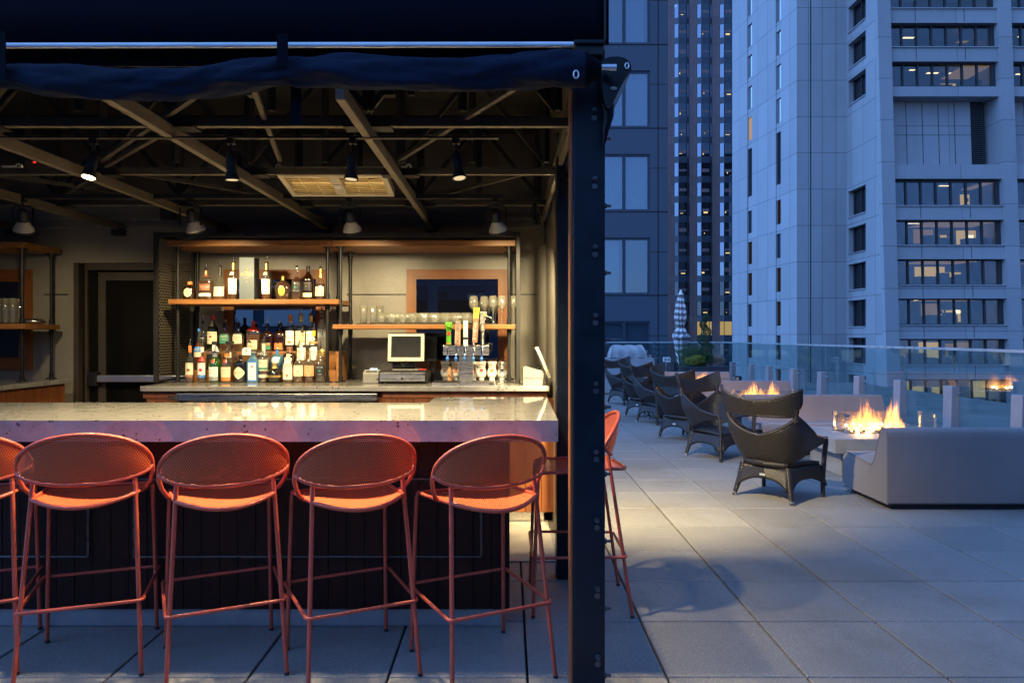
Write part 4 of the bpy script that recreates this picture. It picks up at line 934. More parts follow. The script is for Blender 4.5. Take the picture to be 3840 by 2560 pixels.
# raised fist
a = MB(); X = hx(812); stem(a, X, hz(765)); a.lathe([(.020,hz(768)),(.0215,hz(760)),(.0205,hz(700)),(.019,hz(600)),(.018,hz(575)),(.022,hz(555)),(.027,hz(530)),(.029,hz(500)),(.027,hz(470))],(X,HY,0),18)
for k in range(4):
    fxx = X-.020+k*.0135; a.tube([(fxx,HY+.01,hz(470)),(fxx,HY-.008,hz(440)),(fxx,HY-.026,hz(452)),(fxx,HY-.030,hz(480)),(fxx,HY-.020,hz(497))],[.0075,.008,.0078,.0072,.006],9)
a.tube([(X+.027,HY-.006,hz(515)),(X+.020,HY-.028,hz(505)),(X-.002,HY-.037,hz(500)),(X-.014,HY-.034,hz(492))],[.008,.008,.0072,.006],9)
st = []
for k in range(12):
    rr = .021 if k % 2 == 0 else .011; st.append((X+.002+rr*math.cos(PI/2+k*PI/6), hz(602)+rr*math.sin(PI/2+k*PI/6)))
a.prism(st, lambda u,v,d: (u,d,v), HY-.025, HY-.019, 1); a.box(X-.017,X+.017,HY-.0225,HY-.0195,hz(757),hz(738),2)
h1 = a.build('tap_handle', [m_hgreen, m_red, m_orange], tw); h1['label'] = 'bright green raised fist tap handle with a red star'
a = MB(); X = hx(942); stem(a, X, hz(770)); xa_, xb_ = hx(902), hx(984)
a.prism([(xa_,hz(775)),(xb_,hz(775)),(hx(987),hz(410)),(hx(912),hz(408))], lambda u,v,d: (u,d,v), HY-.011, HY+.011)
a.box(hx(915),hx(983),HY-.0125,HY-.0112,hz(462),hz(412),1); a.text('HALF', lambda u,v: (hx(949)+u,HY-.0135,hz(426)+v),.033,.011,2); a.text('ACRE', lambda u,v: (hx(949)+u,HY-.0135,hz(448)+v),.033,.011,2)
a.text('DAISY', lambda u,v: (hx(948)+v,HY-.0125,hz(525)-u),.062,.030,1); a.text('CUTTER', lambda u,v: (hx(945)+v,HY-.0125,hz(672)-u),.078,.030,1)
a.text('BEER', lambda u,v: (hx(942)+u,HY-.0125,hz(758)+v),.035,.012,1)
h2 = a.build('tap_handle', [m_hpink, m_ink, m_paper], tw); h2['label'] = 'pinkish board tap handle with big black vertical lettering'
a = MB(); X = hx(1066); stem(a, X, hz(770)); a.box(hx(1034),hx(1098),HY-.010,HY+.010,hz(774),hz(408)); a.box(hx(1033),hx(1099),HY-.0112,HY+.0112,hz(692),hz(656),1)
for k, ch in enumerate('OFF COLOR'):
    if ch != ' ': a.text(ch, (lambda zz: (lambda u,v: (X+u,HY-.0108,zz+v)))(hz(440+k*21)),.011,.011,1)
a.text('BREWING', lambda u,v: (X+u,HY-.0108,hz(632)+v),.024,.005,1)
h3 = a.build('tap_handle', [m_paper, m_ink], tw); h3['label'] = 'slim white tap handle with a column of small letters'
a = MB(); stem(a, hx(1192), hz(735))
def dv(u, v, d): 
    t = (v-hz(735))/(hz(212)-hz(735)); return (u+ (hx(1200)+(hx(1231)-hx(1200))*t), d, v)
a.prism([(-.021,hz(735)),(.0225,hz(735)),(.0225,hz(370)),(-.0215,hz(370))], dv, HY-.012, HY+.012); a.prism([(-.0215,hz(369.5)),(.0225,hz(369.5)),(.024,hz(214)),(-.0225,hz(212))], dv, HY-.012, HY+.012, 1)
a.text('DOVETAIL', lambda u,v: dv(-.006+(-v), hz(560)+u, HY-.0135),.145,.024,2); a.text('BREWERY', lambda u,v: dv(.013+(-v), hz(505)+u, HY-.0135),.08,.007,2)
a.text('D', lambda u,v: dv(u+.003, hz(258)+v, HY-.0135),.03,.032,3); a.text('h', lambda u,v: dv(u-.004, hz(262)+v, HY-.014),.010,.016,3)
h4 = a.build('tap_handle', [m_hbrown, m_yellow, m_paper, m_ink], tw); h4['label'] = 'tallest tap handle, brown with a yellow top, leaning'
a = MB(); X = hx(1318); stem(a, X, hz(770)); a.lathe([(.017,hz(765)),(.0175,hz(700)),(.0165,hz(570))],(X,HY,0),14,1); a.lathe([(.016,hz(568)),(.020,hz(555)),(.017,hz(530)),(.0155,hz(470))],(X,HY,0),14)
a.box(X-.017,X+.017,HY-.013,HY+.013,hz(470),hz(300)); a.box(X-.021,X+.034,HY-.016,HY+.016,hz(306),hz(272)); a.box(X-.021,X+.030,HY-.016,HY+.016,hz(395),hz(350)); a.box(X-.020,X+.020,HY-.017,HY+.017,hz(455),hz(432))
a.prism([(X+.030,hz(305)),(X+.038,hz(298)),(X+.020,hz(275))], lambda u,v,d: (u,d,v), HY-.015, HY+.015)
a.cyl((X+.014,HY-.02,hz(333)),(X+.032,HY-.02,hz(333)),.012,n=14,mi=2); a.tube([(X+.030,HY-.02,hz(336)),(X+.052,HY-.022,hz(352)),(X+.075,HY-.022,hz(368))],[.006,.005,.006],8)
a.text('PIPEWORKS', lambda u,v: (X+.004-v,HY-.019,hz(668)+u),.098,.016,3)
h5 = a.build('tap_handle', [m_hgrey, m_blackl, mat('lime_knob',(.45,.6,.05),.4), m_paper], tw); h5['label'] = 'grey pipe wrench tap handle with a lime knob'
# syrup squeeze bottles
m_sq = mat('white_squeeze_plastic', (.72,.69,.63), .35, var=.04)
SQ = [(.022,0),(.022,.020),(.028,.022),(.036,.028),(.0445,.055),(.043,.080),(.0335,.105),(.033,.118),(.041,.148),(.0445,.163),(.042,.1665)]
def squeeze(fx_, lab, c1, c2):
    Y = 6.40; X = px(fx_, Y)
    t = thing('syrup_bottle', lab, 'bottle', (X, Y, 1.101), 0, 'white syrup squeeze bottles behind the beer tower')
    MB().lathe(SQ, n=24, e=2.4, sy=.7).build('body', m_sq, t, local=True)
    MB().lathe([(.0235,0),(.0235,.0215)], n=20, sy=.7).build('cap', m_white, t, local=True)
    def P(u, v):
        rr = .0345+.010*abs(v-.112)/.05
        x = u; return (x, -.7*math.sqrt(max(1e-6, (rr+.003)**2 - min(x*x, (rr)**2*.9)))-.0015, v)
    l = MB(); l.text('REAL', lambda u, v: P(u, .114+v), .042, .011, 1)
    l.prism([(.027*math.cos(a*PI/8), .132+.008*math.sin(a*PI/8)) for a in range(9)], lambda u,v,d: (u, P(u,v)[1]-d, v), 0, .001, 2)
    l.grid(lambda a, c: P(.018*c*math.cos(a*2*PI), .088+.013*c*math.sin(a*2*PI)), 14, 2, 3, cu=True)
    l.grid(lambda a, c: P((a-.5)*.056, .066+.006*c), 6, 1, 2)
    l.build('label', [m_sq, m_ink, c1, c2], t, local=True)
for fx_, lab, c1, c2 in ((1670,'white syrup bottle with a blue band behind the small pale bottle',m_blue,m_brownl),(1709,'white syrup bottle half behind the tower column',m_red,m_orange),(1775,'white syrup bottle hidden mostly by the tower column',m_red,m_red),(1806,'white syrup bottle with a red berry on its label',m_red,m_red),(1845,'white syrup bottle with an orange peach on its label',m_orange,m_orange),(1883,'white syrup bottle with a dark coconut and blue band',m_blue,m_ink)):
    squeeze(fx_, lab, c1, c2)
t = thing('small_bottle', 'small pale bitters bottle with black cap in front of the syrup bottles', 'bottle', (px(1690,6.3), 6.25, 1.101))
MB().lathe([(.022,0),(.024,.01),(.024,.08),(.018,.10),(.012,.115),(.012,.13)], n=18).build('glass_body', m_peach, t, local=True); MB().lathe([(.0135,.128),(.0135,.15)], n=14).build('cap', m_black, t, local=True)

# ------------------------------------------------------------------ bar stools
def make_stool(label):
    t = thing('bar_stool', label, 'bar stool', (0,0,0), 0, 'coral bar stools at the counter')
    yb = lambda x: -.152-.11*(1-(x/.204)**2)                 # rear edge of the seat
    zb = lambda x: .785-.028*(1-(x/.204)**2)
    def seat(u, v):
        xw = .204+(.226-.204)*v; x = (u*2-1)*xw
        y0 = yb((u*2-1)*.204); y = y0+(.232-y0)*v
        z = zb((u*2-1)*.204)*(1-v)+.762*v - .018*math.sin(v*PI)*(1-(u*2-1)**2*.6)
        if v > .9: z -= (v-.9)**2*1.8
        return (x, y, z)
    MB().grid(seat, 20, 20, uvf=lambda u, v, p: (p[0], p[1])).build('seat', m_perf, t, local=True)
    def lens(s):                                             # upper and lower edges of the oval back
        c = math.cos(s*PI/2); x = .268*math.sin(s*PI/2)
        up_ = (x, -.105-.118*c, .905+.160*c**.85); lo = (x, -.105-.072*c, .905-.066*c); return up_, lo
    def back(u, v):
        a, b = lens(u*2-1); k = Vector(b).lerp(Vector(a), v); k.y -= .012*math.sin(v*PI)*math.cos((u*2-1)*PI/2); return k
    MB().grid(back, 32, 12, uvf=lambda u, v, p: (p[0]*1.03, p[2])).build('backrest', m_perf, t, local=True)
    f = MB(); n = 24
    upp = [lens(-1+2*k/n)[0] for k in range(n+1)]; low = [lens(-1+2*k/n)[1] for k in range(n+1)]
    L = [(-.214,-.02,.772),(-.236,-.045,.79),(-.256,-.07,.825),(-.268,-.09,.868)]
    ring = L + upp + [(-x,y,z) for x,y,z in L[::-1]]
    f.tube(ring, .0098, 10); f.tube(low, .0085, 10)
    rim = [(.204*(-1+2*k/16), yb(.204*(-1+2*k/16)), zb(.204*(-1+2*k/16))) for k in range(17)]
    f.tube(rim, .0095, 10)
    for s in (-1, 1): f.tube([(s*.204,-.152,.785),(s*.214,-.02,.774),(s*.222,.12,.766),(s*.2275,.205,.764)], .0085, 8)
    f.tube([(-.2275,.205,.764),(-.218,.232,.757),(.218,.232,.757),(.2275,.205,.764)], .0088, 8)
    f.build('frame', m_coral, t, local=True)
    for s in (-1, 1):
        l = MB(); l.tube([(s*.2425,-.264,.006),(s*.2*1.0,-.14,.862)], .0098, 10); l.cyl((s*.2425,-.264,0),(s*.2423,-.2635,.012),.0108,n=10,mi=1); l.build('leg', [m_coral, m_rubber], t, local=True)
        l = MB(); l.tube([(s*.2425,.264,.006),(s*.231,.246,.55),(s*.2265,.236,.735),(s*.222,.233,.752),(s*.21,.232,.757)], .0098, 10); l.cyl((s*.2425,.264,0),(s*.2423,.2637,.012),.0108,n=10,mi=1); l.build('leg', [m_coral, m_rubber], t, local=True)
    fr_ = MB(); q = .012
    def lx(z, back): 
        k = z/.862; return (.2425-.0425*k, -.264+.124*k) if back else (.2425-.009*z, .264-.03*z)
    xb_, yb_ = lx(.32, True); xf, yf = lx(.32, False); xb_ += .016; yb_ -= .014; xf += .016; yf += .014
    loop = []
    for cx_, cy_, a0 in ((xf,yf,0),(-xf,yf,90),(-xb_,yb_,180),(xb_,yb_,270)):
        sx_ = 1 if cx_ > 0 else -1; sy_ = 1 if cy_ > 0 else -1
        for k in range(4): 
            a = R(a0+k*30); loop.append((cx_-sx_*.02+.02*math.cos(a), cy_-sy_*.02+.02*math.sin(a), .32))
    fr_.tube(loop, .0082, 8, True); fr_.build('footrest', m_coral, t, local=True)
    return t
S = [((-2.498,3.285), 24, 'coral bar stool cut off by the picture edge'),
     ((-1.93,3.30), 19.5, 'coral bar stool in line with the dark door'),
     ((-1.305,3.273), 25.5, 'coral bar stool in front of the bottle display'),
     ((-.715,3.26), 26, 'coral bar stool in front of the till reflection'),
     ((-.119,3.241), 26, 'coral bar stool at the front corner of the counter'),
     ((.405,4.015), 90, 'coral bar stool at the counter end, half behind the navy post')]
st0 = make_stool(S[0][2]); st0.location = (*S[0][0], .002); st0.rotation_euler = (0,0,R(S[0][1]))
for (x, y), a, lab in S[1:]: copy_tree(st0, None, (x, y, .002), R(a), lab)
# ------------------------------------------------------------------ wicker chairs
def make_chair(label):
    t = thing('wicker_chair', label, 'chair', (0,0,0), 0, 'dark wicker lounge chairs along the terrace')
    def plan(th, k=1.0, back=0.):                          # th degrees from the back centre
        a = R(th); sx_, sy_ = sup(a, 1, 4.5); x = .345*sy_*k; y = .04-.335*sx_*k
        if abs(th) > 90: y = .04+.335*math.sin(R(abs(th)-90))*2.0*k; x = math.copysign(.345*k*(1-.06*((abs(th)-90)/30)**2), th)
        return x, y-back
    ztop = lambda th: .60+.175*min(1, abs(th)/50)**1.9 if abs(th) <= 52 else .548+.227*(1-(abs(th)-52)/60)**1.7
    zbot = lambda th: .285 if abs(th) <= 38 else .285+.237*((abs(th)-38)/74)**.62
    def shell(u, v):
        th = (u*2-1)*112; z = zbot(th)+(ztop(th)-zbot(th))*v
        s = (z-.285)/.3; k = .66+.36*min(1.15, max(0, s))**.75; bk = .05*max(0, s)*max(0, math.cos(R(th)))
        x, y = plan(th, k, bk); return (x, y, z)
    MB().grid(shell, 72, 14).build('backrest', m_wick, t, local=True, solid=.022)
    tr = MB(); tr.tube([shell(k/72, 1) for k in range(73)], .017, 9); tr.tube([shell(k/72, 0) for k in list(range(0,17))], .013, 8); tr.tube([shell(k/72, 0) for k in list(range(56,73))], .013, 8)
    tr.build('arm_rim', m_wick, t, local=True)
    def band(u, v):
        th = (u*2-1)*54; q = abs(u*2-1)
        zt = .912+.115*q**2.1; zb = .782+.012*q**2 + (.10*max(0,(q-.80)/.20)**1.6)
        z = zb+(zt-zb)*v; k = 1.0+.09*(z-.78)/.2+.09*q**3; x, y = plan(th, k, .095*math.cos(R(th*.8))+.04*(v-.5)*math.cos(R(th)))
        return (x, y, z)
    hd = MB(); hd.grid(band, 48, 8)
    hb = hd.build('headrest', m_wick, t, local=True, solid=.026)
    e = MB(); e.tube([band(k/48, 1) for k in range(49)]+[band(1,v/4) for v in (3,2,1,0)]+[band(k/48,0) for k in range(48,-1,-1)]+[band(0,v/4) for v in (1,2,3)], .016, 8, True); e.build('headrest_rim', m_wick, hb, local=True)
    for s in (-1, 1):
        a = shell(.5+s*50/224, 1); u = .5+s*49/108; b = band(u, 0)
        p = MB(); p.tube([(a[0],a[1],a[2]-.03), ((a[0]+b[0])/2*.985,(a[1]+b[1])/2,(a[2]+b[2])/2), (b[0],b[1],b[2]+.03)], [.036,.026,.034], 10); p.build('back_post', m_wick, t, local=True)
    # woven seat
    def seat(u, v):
        y = -.225+.49*v; w = .272-.055*(1-v); return ((u*2-1)*w, y-.05*(1-(u*2-1)**2)*(1 if v < .1 else 0), .318+.012*math.sin(v*PI)-.02*(v-.5)+ .006*math.cos((u*2-1)*PI/2))
    m_s = m_wick
    MB().grid(seat, 14, 14).build('seat', m_s, t, local=True, solid=.04)
    # skirts with arched lower edge
    def skirt(p0, p1, flare=.03):
        a = Vector(p0); b = Vector(p1); mid = Vector((0,.01,0))
        nrm = Vector((b.y-a.y, a.x-b.x)).normalized()
        if nrm.dot((Vector((a.x,a.y))+Vector((b.x,b.y)))/2) < 0: nrm = -nrm
        def f(u, v):
            q = abs(u*2-1); zb = .19-.085*q**3.0; z = .30+(zb-.30)*v
            p = a.lerp(b, u); o = flare*v*(.5+.5*q**2); return (p.x*(1+.10*v*q**3)+nrm.x*o, p.y*(1+.10*v*q**3)+nrm.y*o, z)
        return MB().grid(f, 20, 5)
    c = [(-.222,-.225,0),(.222,-.225,0),(.275,.262,0),(-.275,.262,0)]
    for a, b in ((0,1),(1,2),(2,3),(3,0)): skirt(c[a], c[b]).build('skirt', m_wick, t, local=True, solid=.018)
    for s in (-1, 1):
        l = MB(); l.tube([(s*.222,-.215,.31),(s*.250,-.243,.15),(s*.286,-.275,.0)], [.030,.027,.019], 10); l.cyl((s*.2805,-.2685,.03),(s*.2842,-.2722,0),.0215,.0205,n=10,mi=1); l.build('leg', [m_wick, m_steel], t, local=True)
        ax, ay, az = shell(.5+s*.5, .9)
        l = MB(); l.tube([(ax,ay-.02,az),(ax*.985,ay,az-.03),(s*.305,.285,.34),(s*.298,.278,.16),(s*.298,.282,0)], [.024,.024,.022,.022,.019], 10); l.build('leg', m_wick, t, local=True)
    pl = MB().box(-.026,.026,-.272,-.268,.222,.242); pl.build('maker_plate', m_silver, t, local=True)
    return t
CH = [((2.54,6.655), 40.5, 'large dark wicker chair, its back to us, beside the sofa back'),
      ((2.624,8.795), -56, 'second wicker chair, turned so its seat and arm show'),
      ((2.62,10.33), 36, 'third wicker chair, its back to us, behind the second'),
      ((2.64,12.23), -61, 'fourth wicker chair, seat showing, in the middle of the row'),
      ((2.60,13.16), 38, 'fifth wicker chair, back to us, mostly hidden by the fourth'),
      ((2.62,15.6), -58, 'wicker chair beside the covered grill at the end of the row')]
c0 = make_chair(CH[0][2]); c0.location = (*CH[0][0], .002); c0.rotation_euler = (0,0,R(CH[0][1]-90))
for (x, y), a, lab in CH[1:]: copy_tree(c0, None, (x, y, .002), R(a-90), lab)

# ------------------------------------------------------------------ sofas
def make_sofa(label, W, loc, rz):
    t = thing('sofa', label, 'sofa', loc, rz, 'taupe outdoor sofas around the fire tables')
    P = [(0,.05),(.004,.62)]
    for k in range(1, 6): q = PI-k*PI/2/5; P.append((.064+.06*math.cos(q), .64+.06*math.sin(q)))
    P += [(.085,.70)]
    for k in range(1, 6): q = PI/2-k*(PI/2-.35)/5; P.append((.09+.04*math.cos(q), .66+.04*math.sin(q)))
    P += [(.185,.51),(.232,.405),(.252,.368),(.275,.352),(.31,.350),(.42,.362),(.56,.378),(.68,.388)]
    for k in range(1, 8): q = PI/2-k*PI/2/7; P.append((.725+.10*math.cos(q), .290+.10*math.sin(q)))
    P += [(.825,.05)]
    b = MB().prism(P, lambda u,v,d: (d,u,v), 0, W, 0, True); b.build('body', m_sofa, t, local=True, bevel=.022, segs=4, angle=50)
    for x in (-.0015, W+.0015):
      pi_ = MB(); pi_.tube([(x, max(.012,min(u,.815))*1.0, v-.006 if v > .1 else v) for u, v in P], .0028, 5, True)
      pi_.build('piping', mat('sofa_piping', (.13,.115,.115), .8) if not bpy.data.materials.get('sofa_piping') else bpy.data.materials['sofa_piping'], t, local=True)
    MB().box(.06, W-.06, .06, .77, 0, .052).build('plinth', m_black, t, local=True)
    return t
make_sofa('taupe sofa with its broad back to us', 2.0, (3.27, 6.08, .002), 0)
make_sofa('taupe sofa facing us behind the tall flames', 1.86, (5.07, 9.70, .002), PI)
make_sofa('taupe sofa facing us behind the middle fire table', 1.84, (5.02, 12.70, .002), PI)
make_sofa('taupe sofa just in front of the planter', 1.86, (4.92, 15.80, .002), PI)

# ------------------------------------------------------------------ fire tables
def flame_vol(name, c, s):
    t = NT(name); v = t.n('VolumePrincipled', None, Density=0.0, Emission_Strength=s, Emission_Color=c).outputs[0]
    t.t.links.new(v, t.out.inputs['Volume']); return t.m
m_fl0 = flame_vol('flame_veil', (1,.33,.05), 1.6); m_fl1 = flame_vol('flame_outer', (1,.30,.035), 11); m_fl2 = flame_vol('flame_inner', (1,.50,.09), 30)
m_lava = mat('lava_rock', (.03,.025,.022), .9, bump=.6, bs=40)
def tongue(mb, x, y, z, h, w, seed, lean=0.):
    r = random.Random(seed); ph = r.uniform(0, 6); am = r.uniform(.15,.4)*w*1.6
    pts = []; rs = []; n = 12
    for k in range(n+1):
        q = k/n; pts.append((x+am*math.sin(ph+q*5.2)*q+lean*q*h, y+.5*am*math.cos(ph+q*4.)*q, z+h*q))
        rs.append(max(.0012, w*(.55+.75*math.sin(min(1,q*1.8)*PI/2))*(1-q)**.85*(1+.18*math.sin(9*q+ph))))
    mb.tube(pts, rs, 9)
def fire_table(label, flab, x0, y0, seed, W=1.55, D=1.05, Z=.42, full=True):
    t = thing('fire_table', label, 'fire table', (x0+W/2, y0+D/2, 0), 0, 'concrete fire tables')
    MB().box(x0, x0+W, y0, y0+D, Z-.155, Z).build('table_top', m_conc, t, bevel=.008)
    MB().box(x0+.13, x0+W-.13, y0+.14, y0+D-.14, .002, Z-.157).build('pedestal', m_conc, t, bevel=.006)
    gx0, gx1, gy0, gy1 = x0+.33, x0+1.31, y0+.42, y0+.72
    b = MB(); b.box(gx0-.0, gx1+.0, gy0, gy1, Z+.0005, Z+.006); bu = b.build('burner', m_black, t, bevel=.002)
    lv = MB(); rr = random.Random(seed)
    for k in range(90):
        cx_, cy_, s = rr.uniform(gx0+.05,gx1-.05), rr.uniform(gy0+.05,gy1-.05), rr.uniform(.012,.024)
        lv.lathe([(s*.5,-s*.6),(s,0),(s*.6,s*.6)], (cx_,cy_,Z+.014), 6, sm=False, e=rr.uniform(1.4,3))
    lv.build('lava_rock', m_lava, bu)
    g = MB(); zz0, zz1 = Z+.012, Z+.212; q = .004
    g.box(gx0, gx1, gy0, gy0+q*2, zz0, zz1); g.box(gx0, gx1, gy1-q*2, gy1, zz0, zz1); g.box(gx0, gx0+q*2, gy0+.01, gy1-.01, zz0, zz1); g.box(gx1-q*2, gx1, gy0+.01, gy1-.01, zz0, zz1)
    go = g.build('glass_guard', m_guard, t)
    c = MB()
    for cx_ in (gx0, gx1):
        for cy_ in (gy0, gy1):
            for z in (zz0-.011, zz1-.036): c.box(cx_-.02, cx_+.02, cy_-.02, cy_+.02, z, z+.038)
            c.cyl((cx_-.004,cy_,zz0+.03),(cx_-.004,cy_,zz1-.03),.004,n=6); c.cyl((cx_+.012,cy_,zz0+.03),(cx_+.012,cy_,zz1-.03),.004,n=6)
    c.box((gx0+gx1)/2-.18-.015,(gx0+gx1)/2-.18+.015, gy0-.012, gy0+.014, Z+.001, Z+.04)
    c.build('corner_clip', m_steel, go, bevel=.003)
    a = MB(); b = MB(); ym = (gy0+gy1)/2
    for cl, (cx_, hw, hm) in enumerate(((gx0+.29, .17, .36), (gx0+.59, .095, .37))):
        for k in range(46 if cl == 0 else 28):
            u = rr.uniform(-1,1); hh = hm*(1-.55*abs(u)**1.3)*rr.uniform(.45,1.0)
            tongue(a, cx_+u*hw, ym+rr.uniform(-.035,.035), Z+.008, hh, rr.uniform(.020,.040), rr.random(), lean=rr.uniform(-.08,.14))
            if k % 2 == 0: tongue(b, cx_+u*hw*.85, ym+rr.uniform(-.03,.03), Z+.008, hh*rr.uniform(.45,.7), rr.uniform(.012,.024), rr.random(), lean=rr.uniform(-.05,.1))
        # the tall leading tongues
        for k in range(3): tongue(a, cx_+rr.uniform(-.5,.4)*hw, ym+rr.uniform(-.02,.02), Z+.008, hm*rr.uniform(.9,1.05), .021, rr.random(), lean=rr.uniform(-.02,.12))
    h_ = MB()
    for cx_, hw, hm in ((gx0+.29, .15, .30), (gx0+.59, .08, .32)):
        for k in range(9 if hw > .1 else 6): u = rr.uniform(-1,1); tongue(h_, cx_+u*hw, ym+rr.uniform(-.03,.03), Z+.008, hm*(1-.4*abs(u))*rr.uniform(.8,1.25), rr.uniform(.045,.065), rr.random(), lean=rr.uniform(-.05,.12))
    fl_ = a.build('flame', m_fl1, t); h_.build('flame_veil', m_fl0, fl_); b.build('flame_core', m_fl2, fl_)
    for fx_, fz in ((.20,.035),(.29,.05),(.37,.035),(.55,.035),(.62,.05)):
        L = bpy.data.lights.new('fire_light', 'POINT'); L.energy = 2.0; L.color = (1,.52,.16); L.shadow_soft_size = .009
        lo = bpy.data.objects.new('fire_light', L); col.objects.link(lo); lo.location = (gx0+fx_, ym, Z+fz)
    return t
fire_table('concrete fire table with tall flames, its glass guard and top in full view', '', 3.43, 7.42, 5)
fire_table('middle concrete fire table, flames seen over the sofa back', '', 3.32, 10.75, 17)
fire_table('concrete fire table with small flames showing just above the wicker chairs', '', 3.42, 14.08, 29)

# ------------------------------------------------------------------ railing with slab posts
def railing(label, path, posts):
    t = thing('glass_railing', label, 'railing', ((path[0][0]+path[-1][0])/2, (path[0][1]+path[-1][1])/2, 0))
    for (a, b) in zip(path, path[1:]):
        A, B = Vector((a[0],a[1],0)), Vector((b[0],b[1],0)); d = (B-A).normalized()
        g = MB(); g.bar(A+d*.008+Vector((0,0,.70)), B-d*.008+Vector((0,0,.70)), .014, 1.16); g.build('glass_panel', m_rail, t)
    c = MB()
    for (a, b) in zip(path, path[1:]):
        c.bar((a[0],a[1],1.295), (b[0],b[1],1.295), .034, .04)
    c.build('cap_rail', m_cap, t, bevel=.004)
    for (x, y) in posts:
        p = MB()
        vs = lambda z, k: [(x-.060*k, y-.105, z),(x+.058, y-.105, z),(x+.058, y+.105, z),(x-.060*k, y+.105, z)]
        p.add(vs(0,1.25)+vs(.74,.95), [(3,2,1,0),(4,5,6,7),(0,1,5,4),(1,2,6,5),(2,3,7,6),(3,0,4,7)])
        po = p.build('rail_post', m_pylon, t, bevel=.006)
        b = MB(); b.cyl((x+.03,y-.105,.64),(x+.03,y-.125,.64),.022,.018,n=16); b.cyl((x+.058,y-.06,.64),(x+.085,y-.06,.64),.022,n=14); b.build('bolt_cap', m_chrome, po)
    return t
PY_ = [(6.60,9.1),(6.72,10.72),(6.74,12.15),(6.66,13.4),(6.62,14.9),(6.6,16.3),(6.6,17.85),(6.55,19.0),(6.5,20.4)]
railing('tall glass railing on slab posts along the terrace side facing the granite tower', [(6.78,5.9),(6.80,7.5)]+[(x+.075,y) for x, y in PY_]+[(6.56,21.5)], PY_+[(6.62,7.55)])
railing('glass railing across the far end of the terrace behind the grill', [(-3.2,21.55),(-1.6,21.55),(0,21.55),(1.6,21.55),(3.2,21.55),(4.9,21.55),(6.56,21.55)], [(-1.6,21.45),(1.6,21.45)])
struct(MB().box(7.1, 9.6, 2, 24, -.55, -.15), 'lower_ground', m_conc, bevel=.01)

# ------------------------------------------------------------------ far corner: grill, umbrella, planter
gr = thing('covered_grill', 'grey fabric-covered grill with a domed hood', 'grill', (3.1, 18.5, 0))
def cov(u, v):
    pts = [(2.42,18.2),(3.80,18.2),(3.80,18.95),(2.42,18.95)]
    k = u*4; i = int(k) % 4; f = k-int(k); a, b = pts[i], pts[(i+1)%4]
    x = a[0]+(b[0]-a[0])*f; y = a[1]+(b[1]-a[1])*f; w = .012*math.sin(u*55+v*3)*(1-v)+.01*math.sin(u*23)
    return (x+ (.05*(1-v) if x > 3.1 else -.05*(1-v)), y+w-(.04*(1-v) if y < 18.5 else -.04*(1-v)), .03+.89*v)
a = MB(); a.grid(cov, 96, 10, cu=True); a.add([cov(k/96,1) for k in range(96)], [tuple(range(96))]); a.build('body_cover', m_grey, gr, bevel=0)
def hood(u, v):
    a = u*PI; y = 18.52-.33*math.cos(a)*(1 if u < .5 else .8); z = .925+.33*math.sin(a)**.55
    x = 2.66+.95*v + (.07*math.sin(a)*(1 if v < .5 else -1) if v in (0,1) else 0)
    return (x+(.05*math.sin(a))*(1-2*v), y+.012*math.sin(v*21+u*5), z+.01*math.sin(v*17+u*9))
a = MB(); a.grid(hood, 24, 24)
for v in (0, 1): a.add([hood(k/24, v) for k in range(25)], [tuple(range(25))])
a.build('hood_cover', m_grey, gr)
Y = 19.0; ob = MB(); x0, x1 = px(2489,Y), px(2514,Y); ob.box(x0, x1, Y, Y+.1, pz(1358,Y), pz(1339,Y)); ob.box(x0+.0, x0+.07, Y+.01, Y+.09, .05, pz(1358,Y))
for q in (x0+.045, x1-.045):
    ob.cyl((q,Y,pz(1348,Y)),(q,Y-.006,pz(1348,Y)),.022,n=10,mi=1)
tag(ob.build('outlet_box', [m_white, m_dark]), 'white twin outlet box on a post by the grill', 'outlet box')
# closed striped umbrella
m_str = NT('striped_canvas'); _co = m_str.coord('UV'); _sp = m_str.n('SeparateXYZ', None, Vector=_co)
_s = m_str.math('ADD', m_str.math('MULTIPLY', m_str.math('SINE', m_str.math('ADD', m_str.math('MULTIPLY', _sp.outputs[1], 72.), m_str.math('MULTIPLY', m_str.math('ABSOLUTE', m_str.math('SINE', m_str.math('MULTIPLY', _sp.outputs[0], 25.13))), 1.3))), .5), .5)
_c = m_str.ramp(_s, [(.48, (.62,.62,.62)), (.52, (.16,.15,.15))]); m_str = m_str.end(m_str.pbsdf(Base_Color=_c, Roughness=.85))
UX, UY = px(2553,20.), 20.
um = thing('closed_umbrella', 'closed grey and white striped patio umbrella tied at the waist', 'umbrella', (UX, UY, 0))
PRF = [(.70,.06),(.85,.09),(1.05,.12),(1.28,.145),(1.50,.195),(1.60,.155),(1.72,.088),(1.80,.090),(1.90,.128),(2.05,.146),(2.25,.128),(2.50,.085),(2.66,.055)]
def umb(u, v):
    z = .70+1.96*v; r = interp(PRF, z); a = u*2*PI; f = 1+.22*math.sin(a*8+z*1.2)+.07*math.sin(a*13)
    if z < 1.5: f *= 1+.22*math.sin(a*3+1); z2 = z-.10*max(0,math.sin(a*4+.7))*(1.5-z)
    else: z2 = z
    return (r*f*math.cos(a), r*f*math.sin(a), z2)
MB().grid(umb, 96, 60, uvf=lambda u,v,p: (u,v)).build('canopy', m_str, um, local=True)
a = MB(); a.cyl((0,0,0),(0,0,2.7),.024,n=12); a.cyl((0,0,0),(0,0,.07),.28,n=24); a.build('pole', m_dark, um, local=True)
MB().lathe([(.085,2.655),(.075,2.68),(.045,2.69),(.04,2.74),(.02,2.78),(.004,2.79)], n=16).build('finial', m_white, um, local=True)
